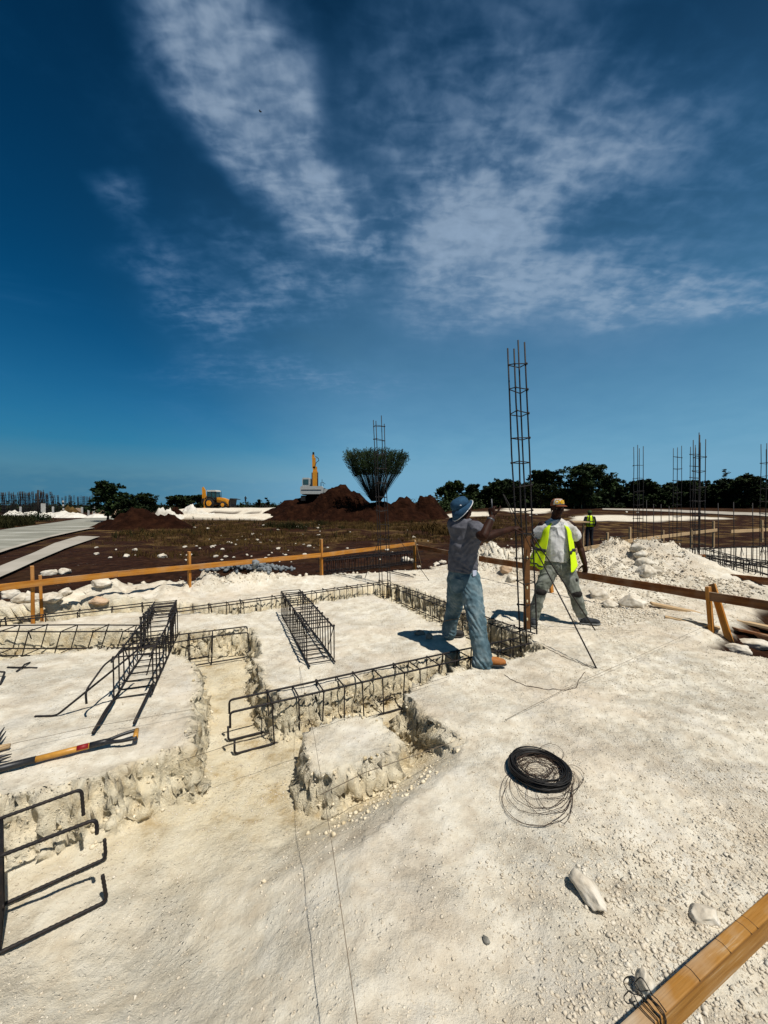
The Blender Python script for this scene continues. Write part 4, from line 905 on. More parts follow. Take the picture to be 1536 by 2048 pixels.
# ------------------------------------------------------------------ gravel, rubble, grass (uncountable)
def scatter(name, pos, size, mat, nvar=10, seed=5, squash=(.55, 1.0), sink=.2, sub=1, mats=None):
    g = np.random.default_rng(seed); v0, f0 = ICO[sub]; f0 = np.array(f0); n = len(pos); nv = len(v0)
    var = [np.array([np.array(q) * (1 + .95 * (g.random() - .5)) for q in v0]) for _ in range(nvar)]
    V = np.zeros((n, nv, 3)); a = g.uniform(0, 6.283, n); ti = g.uniform(-.6, .6, n); sx = g.uniform(.75, 1.3, n); sz = g.uniform(*squash, n)
    for i in range(n):
        q = var[i % nvar] * np.array([sx[i], 1, sz[i]])
        c, s = math.cos(ti[i]), math.sin(ti[i]); q = np.stack([q[:, 0], q[:, 1] * c - q[:, 2] * s, q[:, 1] * s + q[:, 2] * c], 1)
        c, s = math.cos(a[i]), math.sin(a[i]); q = np.stack([q[:, 0] * c - q[:, 1] * s, q[:, 0] * s + q[:, 1] * c, q[:, 2]], 1)
        V[i] = q * size[i] + pos[i] + np.array([0, 0, size[i] * (sz[i] * (1 - 2 * sink))])
    Fc = (f0[None] + (np.arange(n) * nv)[:, None, None]).reshape(-1, 3)
    me = bpy.data.meshes.new(name); me.vertices.add(n * nv); me.vertices.foreach_set('co', V.astype(np.float32).ravel())
    me.loops.add(Fc.size); me.loops.foreach_set('vertex_index', Fc.astype(np.int32).ravel()); me.polygons.add(len(Fc))
    me.polygons.foreach_set('loop_start', np.arange(0, Fc.size, 3, dtype=np.int32)); me.polygons.foreach_set('loop_total', np.full(len(Fc), 3, np.int32)); me.update(calc_edges=True)
    return tag(link_mesh(name, me, mat), kind='stuff')
g = np.random.default_rng(77)
def gravel():
    n = 560000; X = g.uniform(-4, 6.5, n); Y = .9 + 10.5 * g.random(n) ** 1.6
    px = X / Y * F + 768; keep = (px > -60) & (px < 1600); X, Y = X[keep], Y[keep]
    h, ma, fr = terrain(X, Y)
    h2 = terrain(X + .03, Y)[0]; h3 = terrain(X, Y + .03)[0]; sl = np.hypot(h2 - h, h3 - h) / .03
    cl = fbm(X, Y, 1.3, 4) + .5 * fbm(X + 9, Y, 4.5, 2)
    right = sstep(-.1, 1.0, X - .12 * Y + .1); front = sstep(2.6, 1.5, Y)
    dens = .13 + .42 * right * (.35 + 1.5 * np.clip(cl + .15, 0, 1)) + .5 * front * right + .22 * np.clip(sl - .25, 0, 1) * (sl < 1.2) + .35 * (h > .14) + .25 * fr * (sl < .5) * np.clip(cl + .2, 0, 1)
    rub = np.exp(-(((X - 3.9) * .8 + (Y - 6.3) * .6) / 1.3) ** 2 - ((-(X - 3.9) * .6 + (Y - 6.3) * .8) / .55) ** 2); dens = dens + .45 * rub
    dens *= (ma > .6) * (.5 + .9 * np.clip(cl + .25, 0, 1))
    k = g.random(len(X)) < np.clip(dens, 0, 1); X, Y, h = X[k], Y[k], h[k]; rb = (h > .14) | (rub[k] > .35); front = front[k] * right[k]
    sz = .0016 + .0045 * g.random(len(X)) ** 4 + front * .008 * g.random(len(X)) ** 6 + rb * .018 * g.random(len(X)) ** 5 + .0010 * Y * g.random(len(X)) ** 3
    return np.stack([X, Y, h], 1), sz
pos, sz = gravel(); scatter('gravel', pos, sz, M['gravel'], 16, 3, (.4, .85), sink=.34)
def wall_rubble():
    n = 120000; X = g.uniform(-4.5, 2.4, n); Y = g.uniform(1.6, 8.6, n); px = X / Y * F + 768; k = (px > -40) & (px < 1200); X, Y = X[k], Y[k]
    h, ma, fr = terrain(X, Y); h2 = terrain(X + .02, Y)[0]; h3 = terrain(X, Y + .02)[0]; sl = np.hypot(h2 - h, h3 - h) / .02
    k = (sl > .55) & (h < .05) & (fr > .2) & (g.random(len(X)) < .40); X, Y, h = X[k], Y[k], h[k]; return np.stack([X, Y, h], 1), .003 + .013 * g.random(len(X)) ** 4
pos, sz = wall_rubble(); scatter('wall_rubble', pos, sz, M['fresh'], 14, 8, (.6, 1.0), sink=.22)
# rubble of grey blocks heaped by the batter board
q = []; qs = []
for i in range(420):
    px = g.normal(490, 48); py = 1141 + abs(g.normal(0, 4)) - 6
    if px > 395 and px < 590: p = HP(px, py); q.append((p.x, p.y, p.z + .16 * math.exp(-((px - 490) / 45) ** 2) * g.random())); qs.append(g.uniform(.03, .075))
scatter('rubble', np.array(q), np.array(qs), M['rubble'], 12, 4, (.6, 1), .1)
# rim rubble where marl meets soil
X = g.uniform(-8, 3, 9000); Y = g.uniform(4.5, 13, 9000); h, ma, fr = terrain(X, Y); sdp = sdist(X, Y, PAD); k = (np.abs(sdp + .1) < .38) & (g.random(9000) < .55)
scatter('rim_rubble', np.stack([X[k], Y[k], h[k]], 1), .010 + .06 * g.random(k.sum()) ** 5, M['gravel'], 12, 6, sink=.15)

def blades(name, X, Y, hh, mat, seed=3, wd=.012, lean=.5, nb=6, H=None):
    r = np.random.default_rng(seed); n = len(X); z = terrain(X, Y)[0] if H is None else H
    a = r.uniform(0, 6.283, (n, nb)); le = hh[:, None] * r.uniform(.5, 1.1, (n, nb)); ln = lean * le * r.uniform(.3, 1.3, (n, nb)); w = wd * r.uniform(.6, 1.4, (n, nb)) * (.5 + hh[:, None])
    bx = X[:, None] + r.normal(0, .12, (n, nb)) * hh[:, None]; by = Y[:, None] + r.normal(0, .12, (n, nb)) * hh[:, None]; z = z[:, None] + np.zeros((n, nb)) - .01
    o = r.uniform(0, 6.283, (n, nb)); wx, wy = np.cos(o) * w, np.sin(o) * w
    p0 = np.stack([bx - wx, by - wy, z], -1); p1 = np.stack([bx + wx, by + wy, z], -1)
    mx, my = bx + np.cos(a) * ln * .35, by + np.sin(a) * ln * .35
    p2 = np.stack([mx + wx * .7, my + wy * .7, z + le * .6], -1); p3 = np.stack([mx - wx * .7, my - wy * .7, z + le * .6], -1)
    p4 = np.stack([bx + np.cos(a) * ln, by + np.sin(a) * ln, z + le * .95], -1)
    V = np.stack([p0, p1, p2, p3, p4], 2).reshape(-1, 3); k = np.arange(n * nb) * 5
    me = bpy.data.meshes.new(name); fs = [(a_, a_ + 1, a_ + 2, a_ + 3) for a_ in k] + [(a_ + 3, a_ + 2, a_ + 4) for a_ in k]
    me.from_pydata(V.tolist(), [], fs); me.update()
    return tag(link_mesh(name, me, mat), kind='stuff')
n = 20000; Y = 13 + 33 * g.random(n) ** .9; X = (g.uniform(60, 1150, n) - 768) / F * Y; off_road = lambda X, Y: ((X / Y * F + 768) > 255) | ((1010 + F * 1.95 / Y) > 1165 - .415 * (X / Y * F + 768)); k = off_road(X, Y) & ((fbm(X, Y, .22, 4) + .25 * fbm(X, Y, .9, 2) + .30 * ((Y > 21) & (Y < 46)) - .12 * (X > 4) - .22 * (Y < 19)) > .10)
blades('dry_grass', X[k], Y[k], g.uniform(.10, .32, k.sum()) * (1 + .3 * (Y[k] > 25)), M['straw'], 3)
n = 900; Y = 22 + 28 * g.random(n); X = (g.uniform(150, 900, n) - 768) / F * Y; k = off_road(X, Y) & (fbm(X + 30, Y, .3, 3) > .12)
blades('weeds', X[k], Y[k], g.uniform(.2, .6, k.sum()), M['weed'], 4, .02)
n = 2200; Y = g.uniform(33, 52, n); pq = g.uniform(-20, 66, n); X = (pq - 768) / F * Y; k = (Y > 1560 / (50 - .14 * pq)) & (fbm(X, Y, .4, 3) > -.08)
blades('verge_grass', X[k], Y[k], g.uniform(.3, .9, k.sum()), M['weed'], 5, .03)
for i, (px, py, s, nb) in enumerate(((872, 1062, .9, 90), (900, 1068, .8, 80), (850, 1058, .7, 60), (585, 1056, .8, 70), (545, 1054, .7, 60), (640, 1050, .7, 60))):
    p = HP(px, py); o = blades('dry_bush', np.array([p.x] * nb) + g.normal(0, .5, nb), np.array([p.y] * nb) + g.normal(0, .3, nb), g.uniform(.4, 1.0, nb) * s, M['straw' if i < 3 else 'weed'], 20 + i, .02, .9)
    del o['kind']; tag(o, ['pile of dry straw brush behind the man in grey, nearest his back', 'dry straw brush just behind the blue hat', 'small heap of dry straw left of the blue hat', 'low dark weed clump in front of the far white fill', 'leftmost low dark weed clump in front of the far white fill', 'dark weed clump below the excavator'][i], 'bush', 'brush clumps on the brown soil')

# ------------------------------------------------------------------ heaps of earth and marl
def heap(label, c, rx, ry, h, mat, seed, name='dirt_heap', cat='dirt heap', group='heaps of red earth', ang=0, peaks=None, rough=.35, n=56, zb=-.5):
    c = Vector((c[0], c[1], zb)); xs = np.linspace(-1.5, 1.5, n); X, Y = np.meshgrid(xs, xs)
    H = np.zeros_like(X)
    for (a, b, s, k) in (peaks or [(0, 0, .55, 1.0)]): H = np.maximum(H, k * np.exp(-(((X - a) ** 2 + (Y - b) ** 2) / (2 * s * s)) ** 1.12))
    r = fbm(X + seed * 3.1, Y + seed, 1.7, 5, .58); H = H * (1 + rough * r) + .20 * H * fbm(X + seed, Y, 6, 4, .65)
    H = H * h + (-zb - .45) * 0; ca, sa = math.cos(R(ang)), math.sin(R(ang))
    px = X * rx; py = Y * ry; wx = px * ca - py * sa; wy = px * sa + py * ca
    ok = H > .05 * h
    H = H - .06 * h
    mb = MB(); V = np.stack([wx, wy, H + (-.35 - zb)], -1).reshape(-1, 3)
    fs = [(i * n + j, i * n + j + 1, (i + 1) * n + j + 1, (i + 1) * n + j) for i in range(n - 1) for j in range(n - 1) if ok[i, j] or ok[i + 1, j + 1] or ok[i, j + 1] or ok[i + 1, j]]
    me = bpy.data.meshes.new(name); me.from_pydata(V.tolist(), [], fs); me.update(); me.polygons.foreach_set('use_smooth', [True] * len(me.polygons))
    o = link_mesh(name, me, mat); o.location = c; return tag(o, label, cat, group)
def at(px, py, Y): return Q(px, py, Y)
def hp(px, Y): p = Q(px, 1010, Y); return (p.x, p.y)
heap('tallest dark red earth heap beside the excavator, with a broad flat shoulder', hp(672, 50), 6.6, 4, 4.7, M['dirt'], 1, peaks=[(0, 0, .40, 1), (.35, .1, .36, .86), (.85, .1, .42, .6), (-.65, 0, .4, .5), (1.1, .1, .3, .45)], rough=.28)
heap('low red earth bank carrying the excavator', hp(622, 55.5), 6.5, 5, 3.5, M['dirt'], 2, peaks=[(0, 0, .5, 1), (.4, .1, .5, .95), (-.3, -.2, .4, .92), (-.75, 0, .32, .5)], rough=.12)
heap('double humped red earth heap right of the spreading bush', hp(815, 48), 4.3, 3, 3.3, M['dirt'], 3, peaks=[(-.15, 0, .42, .92), (.55, 0, .40, .9), (-.8, .1, .4, .5)], rough=.25)
heap('red earth bank under the spreading bush', hp(745, 46), 4.5, 3, 2.5, M['dirt'], 4, peaks=[(0, 0, .55, 1), (-.8, 0, .5, .85), (.9, .1, .5, .7)], rough=.2)
heap('lone dark earth heap beside the left road, in front of the trees', hp(285, 33), 3.2, 2.4, 1.75, M['dirt'], 5, peaks=[(-.1, 0, .5, 1), (-.9, 0, .3, .45), (.6, .1, .4, .72)])
heap('small rubbly white heap behind the lone earth heap', hp(332, 50), 2.2, 1.6, 1.5, M['marlheap'], 6, 'marl_heap', 'marl heap', 'heaps of white marl', peaks=[(-.25, 0, .34, .8), (.2, 0, .36, .85), (.7, .1, .3, .5)], rough=.9)
heap('brown patch of earth heap between two white heaps', hp(352, 52), 1.5, 1.2, 1.5, M['dirt'], 16, rough=.6)
heap('broken white heap at the left end of the raised fill', hp(378, 54), 2.6, 1.6, 1.9, M['marlheap'], 7, 'marl_heap', 'marl heap', 'heaps of white marl', peaks=[(-.2, 0, .34, .72), (.15, 0, .36, .8), (-.85, -.2, .35, .42), (.8, .1, .5, .7)], rough=.9)
for i, (px, Y, rx, h, lab) in enumerate(((28, 66, 2.2, 1.25, 'leftmost white heap under the far steel columns'), (62, 68, 2.6, .85, 'low white heap behind the dark verge shrubs'), (92, 66, 2.0, .8, 'small white heap right of the dark cross pole'), (122, 62, 2.6, 1.2, 'white heap at the bend of the left road'), (148, 61, 2.4, .95, 'long white heap running towards the left trees'), (195, 60, 2.2, .7, 'low white heap just left of the tall tree'))):
    heap(lab, hp(px, Y), rx, 1.3, h, M['marlheap'], 40 + i, 'marl_heap', 'marl heap', 'heaps of white marl', rough=.5, n=30)
heap('brown earth heap among the white ones by the left road', hp(140, 68), 2.6, 1.3, 1.9, M['straw'], 49, n=30)

# ------------------------------------------------------------------ trees
def leaves(mb, centres, radii, n, size, rnd, flat=.6, up=.3):
    for _ in range(n):
        k = rnd.randrange(len(centres)); c, r = centres[k], radii[k]
        d = Vector((rnd.gauss(0, 1), rnd.gauss(0, 1), rnd.gauss(0, 1))).normalized() * (rnd.random() ** .4)
        p = c + Vector((d.x * r[0], d.y * r[1], d.z * r[2])); s = size * rnd.uniform(.5, 1.3)
        a = Vector((rnd.gauss(0, 1), rnd.gauss(0, 1), rnd.gauss(0, flat))).normalized(); b = a.cross(Vector((rnd.gauss(0, .6), rnd.gauss(0, .6), 1))).normalized()
        mb.v += [tuple(p - a * s), tuple(p + b * s * .45), tuple(p + a * s), tuple(p - b * s * .45)]; o = len(mb.v) - 4
        mb.f.append((o, o + 1, o + 2, o + 3)); mb.mi.append(0)
def tree(name, label, px, top_py, Y, half_px, base_z=-.35, mat='leafdark', n=4200, size=.16, seed=1, lobes=14, crown0=.25, umb=False, trunkr=.16, group=None, dense=1.0, spread=1.0, open_=False):
    rnd = random.Random(seed); t = Q(px, top_py, Y); W_ = half_px / F * Y; base = Vector((t.x, Y, base_z)); Ht = t.z - base_z
    root = thing(name, base, label, 'tree', group); tr = MB(); tr.tube([base, base + Vector((rnd.uniform(-.2, .2), 0, Ht * .3)), base + Vector((rnd.uniform(-.3, .3), 0, Ht * .6))], [trunkr, trunkr * .75, trunkr * .4], 8)
    cs, rs = [], []
    for i in range(lobes):
        a = rnd.uniform(0, 6.283); q = math.sqrt(rnd.random()); zt = crown0 + (1 - crown0) * rnd.random() ** .8
        lim = math.sqrt(max(.02, 1 - ((zt - (.55 if not umb else .6)) / (.52 if not umb else .45)) ** 2)) if not umb else (1 - (zt - .55) * 1.3 if zt > .55 else .9)
        x = math.cos(a) * q * W_ * .82 * lim * spread; y = math.sin(a) * q * W_ * .6 * lim
        r = min(W_, Ht * .8) * rnd.uniform(.26, .46); rz_ = r * rnd.uniform(.5, .85)
        c = base + Vector((x, y, min(Ht * zt, Ht - rz_ * .8))); cs.append(c); rs.append((r, r * .8, rz_))
        tr.tube([base + Vector((0, 0, Ht * rnd.uniform(.15, .4))), base.lerp(c, .5) + Vector((0, 0, Ht * .12)), c], [trunkr * .45, trunkr * .28, trunkr * .08], 5)
    cs.append(base + Vector((0, 0, Ht - W_ * .16))); rs.append((W_ * .3, W_ * .3, W_ * .16))
    build(tr, 'trunk', M['bark'], root, True)
    # clumps: several small tufts per lobe give gaps and ragged edges
    c2, r2 = [], []
    for c, r in zip(cs, rs):
        for _ in range(11 if not open_ else 9):
            d = Vector((rnd.gauss(0, 1), rnd.gauss(0, 1), rnd.gauss(0, 1))).normalized(); k = rnd.uniform(.55, 1.08)
            c2.append(c + Vector((d.x * r[0], d.y * r[1], d.z * r[2])) * k); s = r[0] * rnd.uniform(.22, .42) * (1 if not open_ else .8); r2.append((s, s, s * .6))
    mb = MB(); leaves(mb, c2 + cs, r2 + [tuple(q * .8 for q in r) for r in rs] if not open_ else r2 + [tuple(q * .3 for q in r) for r in rs], int(n * dense), size, rnd)
    build(mb, 'crown', M[mat], root); return root
TL = 'trees along the right hand tree line'
for i, (px, tp, Y, hw, mt_, lb, sz_, lab, um) in enumerate((
    (905, 966, 62, 36, 'leaf2', 10, .20, 'feathery pale shrub tree at the left end of the tree line', False), (948, 968, 66, 30, 'leafdark', 10, .18, 'low dark tree between the feathery one and the wide umbrella crown', False), (1008, 961, 64, 62, 'leafdark', 22, .16, 'wide umbrella crowned tree just left of the leaning column', True),
    (1082, 943, 62, 52, 'leafdark', 20, .16, 'rounded dark tree directly behind the leaning column', True), (1168, 931, 60, 58, 'leaf', 22, .16, 'tallest bushy tree of the tree line, right of the capped worker', False), (1222, 958, 66, 40, 'leafdark', 16, .16, 'sloping dark tree right of the tallest bushy one', False),
    (1290, 961, 64, 66, 'leafdark', 20, .16, 'broad dark tree behind the first right hand column', True), (1372, 963, 66, 56, 'leafdark', 18, .16, 'dark tree behind the slim second column', True), (1430, 968, 70, 48, 'leafdark', 14, .16, 'low dark tree in the dip beside the thick column', False),
    (1492, 953, 60, 72, 'leafdark', 22, .16, 'large dark tree at the right edge of the photo', True), (1560, 956, 62, 54, 'leafdark', 16, .16, 'dark tree mostly cut off by the right edge', True))):
    tree('tree', lab, px, tp, Y, hw, mat=mt_, n=15000 if hw > 45 else 9000, size=sz_ * 1.7, seed=60 + i, lobes=lb, crown0=.12, umb=um, group=TL, base_z=.75)
tree('tree', 'thin bare twiggy tree top poking above the right tree line', 1448, 938, 78, 12, mat='stem', n=300, size=.2, seed=90, lobes=8, crown0=.5, group=TL, open_=True, trunkr=.1)
LT = 'trees beside the left road'
tree('tree', 'tall ragged green tree with bright leaf tufts beside the left road', 214, 964, 46, 50, mat='leaf', n=5200, size=.2, seed=70, lobes=24, crown0=.18, group=LT, trunkr=.14, open_=True, dense=1.7)
tree('tree', 'flat topped dark acacia right of the tall ragged tree', 283, 988, 50, 36, mat='leafdark', n=4200, size=.17, seed=71, lobes=16, crown0=.5, umb=True, group=LT, trunkr=.12)
tree('tree', 'dense dark shrub at the foot of the left trees by the road', 262, 1001, 43, 30, mat='leafdark', n=4200, size=.18, seed=72, lobes=10, crown0=.05, group=LT)
tree('tree', 'small round shrub below the tall ragged tree', 236, 1008, 46, 16, mat='leafdark', n=1500, size=.13, seed=73, lobes=8, crown0=.05, group=LT)
tree('tree', 'dark clipped looking thicket behind the yellow backhoe', 368, 992, 74, 34, mat='leafdark', n=7000, size=.28, seed=74, lobes=20, crown0=.05, group='thickets behind the machines', base_z=.2)
tree('tree', 'right part of the dark thicket, directly behind the backhoe cab', 398, 991, 75, 30, mat='leafdark', n=6000, size=.28, seed=75, lobes=12, crown0=.05, group='thickets behind the machines', base_z=.2)
for i, (px, tp, w, lab) in enumerate(((519, 999, 8, 'small dark bush with upright sprigs on the skyline left of the excavator'), (532, 996, 7, 'taller of the two sprigged bushes on the skyline'), (305, 1003, 16, 'low hedge bush left of the dark thicket'))):
    tree('tree', lab, px, tp, 80, w, mat='leafdark', n=900, size=.2, seed=76 + i, lobes=7, crown0=.1, group='thickets behind the machines', base_z=.3, open_=i < 2)
# spreading vase shaped bush
rnd = random.Random(5); bb = Q(752, 992, 45); bb.z -= .6; bush = thing('spreading_bush', bb, 'vase shaped bush of many upright stems on the red earth bank', 'bush')
st = MB(); lf = MB(); top = Q(750, 899, 45).z; W_ = 62 / F * 45
for k in range(300):
    a = rnd.uniform(0, 6.283); q = rnd.random() ** .42; ex = Vector((math.cos(a) * q * W_ * 1.08, math.sin(a) * q * W_ * .8, 0)); zt = top - bb.z - .35 * q ** 3 * rnd.uniform(0, 2.0) - rnd.uniform(0, .8)
    b0 = bb + ex * .14; e = bb + ex + Vector((0, 0, zt)); m_ = b0.lerp(e, .5) + ex * .10 + Vector((rnd.uniform(-.1, .1), rnd.uniform(-.1, .1), zt * .06))
    st.tube([b0, b0.lerp(m_, .5), m_, m_.lerp(e, .5), e], [.026, .022, .018, .013, .006], 4)
    for j in range(62):
        t = 1 - rnd.random() ** 1.3 * .50; p = b0.lerp(m_, t * 2) if t < .5 else m_.lerp(e, t * 2 - 1); p = p + Vector((rnd.gauss(0, .08), rnd.gauss(0, .08), rnd.gauss(0, .08)))
        d = (e - b0).normalized() + Vector((rnd.gauss(0, .5), rnd.gauss(0, .5), rnd.gauss(.1, .4))); d.normalize(); s = rnd.uniform(.06, .14); w = d.orthogonal().normalized() * s * .3
        lf.v += [tuple(p), tuple(p + d * s + w), tuple(p + d * s * 2), tuple(p + d * s - w)]; o = len(lf.v) - 4; lf.f.append((o, o + 1, o + 2, o + 3)); lf.mi.append(0)
for k in range(5):
    e = bb + Vector((rnd.choice((-1, 1)) * rnd.uniform(1.8, 3.0), 0, rnd.uniform(.9, 2.2))); st.tube([bb, bb.lerp(e, .6) + Vector((0, 0, .1)), e], [.02, .015, .006], 4)
build(st, 'stems', M['stem'], bush, True); build(lf, 'foliage', M['leaf'], bush)
# undergrowth along the tree line and the skyline
g = np.random.default_rng(12)
def thicket(name, x0, x1, Y0, Y1, z0, h, n, mat, size, seed):
    rnd = random.Random(seed); mb = MB(); cs, rs = [], []
    for i in range(n // 60):
        px = rnd.uniform(x0, x1); Y = rnd.uniform(Y0, Y1); p = Q(px, 1010, Y); hh = h * rnd.uniform(.5, 1.1); cs.append(Vector((p.x, Y, z0 + hh * .45))); rs.append((hh * .9, hh * .6, hh * .55))
    leaves(mb, cs, rs, n, size, rnd); return tag(build(mb, name, M[mat]), kind='stuff')
thicket('undergrowth', 900, 1640, 68, 76, .7, 3.9, 42000, 'leafdark', .55, 3)
thicket('low_scrub', 860, 1640, 62, 66, .9, 1.5, 9000, 'leafdark', .24, 13)
thicket('reeds', 850, 950, 56, 62, .4, 3.0, 4200, 'leaf2', .22, 4)
thicket('hedge_line', 280, 560, 95, 105, -.2, 2.2, 4200, 'leafdark', .3, 5)
thicket('far_scrub', -60, 320, 100, 125, -.4, 2.4, 6500, 'leafdark', .35, 6)
thicket('far_woods', -200, 1800, 200, 260, -.4, 4.5, 9000, 'leafdark', .9, 8)
thicket('verge_scrub', -10, 110, 46, 52, -.4, 1.2, 2600, 'leafdark', .12, 7)

# ------------------------------------------------------------------ far steel and posts on the left
protos = []
for k in range(4):
    o = column('x', (0, 0, 0), (.1 * (k - 1.5), .05), 4.6, a=.28, b=.2, ang=20 * k, sp=.55, r=.032, seed=80 + k, nt=8)
    protos.append(o)
r_ = random.Random(31); FG = 'forest of far rebar columns left of the road'
near_px = [3, 7, 11, 14, 18, 24, 28, 32, 38, 42, 45, 48, 53, 57, 62, 66, 70, 74, 79, 82, 86, 90, 93, 98, 103, 109, 113, 119]; far_px = [126, 131, 136, 141, 145, 150, 154, 158, 162, 166, 170, 174, 178, 182, 187, 192, 197]
used = set()
for px in near_px + far_px:
    far = px in far_px; k = r_.randrange(4); Y = r_.uniform(116, 130) if far else r_.uniform(76, 90)
    o = protos[k] if k not in used else copy_tree(protos[k]); used.add(k)
    p = Q(px + r_.uniform(-2, 2), 1010, Y); o.location = (p.x, Y, -.4); o.rotation_euler = (R(r_.uniform(-4, 4)), R(r_.uniform(-5, 5)), r_.uniform(0, 3)); s = r_.uniform(.92, 1.12); o.scale = (s, s, s * (1.0 if not far else 1.05))
    tag(o, 'one of the smaller far rebar columns nearer the tall tree' if far else 'one of the leaning far rebar columns at the left edge of the photo', 'rebar column', FG if not far else 'smaller far rebar columns nearer the left trees')
def post(label, px, t_, b_, Y, w, mat, name='post', group=None):
    a = Q(px, t_, Y); b = Q(px, b_, Y); b.z = -.45; o = plank(name, b, a, w, w, M[mat], None, (0, -1, 0), .01); return tag(o, label, 'post', group)
post('thick pale concrete post behind the dark verge shrubs', 86.5, 1007, 1028, 66, .45, 'post')
PG = 'small pale posts by the left road'
for px in (41, 106, 164, 177, 188, 212, 226, 233): post('small pale post among the far columns by the left road', px, 1013 + r_.uniform(-2, 2), 1028, 72, .24, 'post', group=PG)
pp = thing('striped_post', Q(127, 1022, 64), 'slim post banded black and white at the bend of the left road', 'post')
a = Q(126, 1001, 64); b = Q(127, 1024, 64)
for i in range(6): plank('band', b.lerp(a, i / 6), b.lerp(a, (i + 1) / 6), .17, .17, M['post' if i % 2 else 'machblack'], pp, (0, -1, 0))
up = thing('utility_pole', Q(76, 1034, 60), 'dark pole with a short crossarm standing by the left road', 'pole')
a = Q(76, 980, 60); b = Q(76.5, 1036, 60); build(MB().tube([b, a], .11, 8), 'mast', M['bark'], up, True); c = Q(76, 1000, 60); build(MB().tube([c - Vector((.6, 0, 0)), c + Vector((.45, 0, 0))], .08, 6), 'crossarm', M['bark'], up, True)
# low block walls under construction
for px0, px1, t_, Y, lab in ((185, 210, 1020, 74, 'low unfinished block wall behind the white heaps'), (222, 241, 1018, 66, 'low pale block wall at the foot of the tall tree'), (150, 162, 1018, 80, 'short brown block wall behind the bend')):
    a, b = Q(px0, t_, Y), Q(px1, t_, Y); mb = MB(); n = 6
    for i in range(n): c = a.lerp(b, (i + .5) / n); hh = a.z + .5 + (.22 if i % 2 else 0); mb.box((c.x, c.y, -.5 + hh / 2), ((b.x - a.x) / n * (.97 if i % 3 else .8), .25, hh))
    tag(build(mb, 'block_wall', M['stone_tan'], origin=(a.x, Y, -.45)), lab, 'wall')

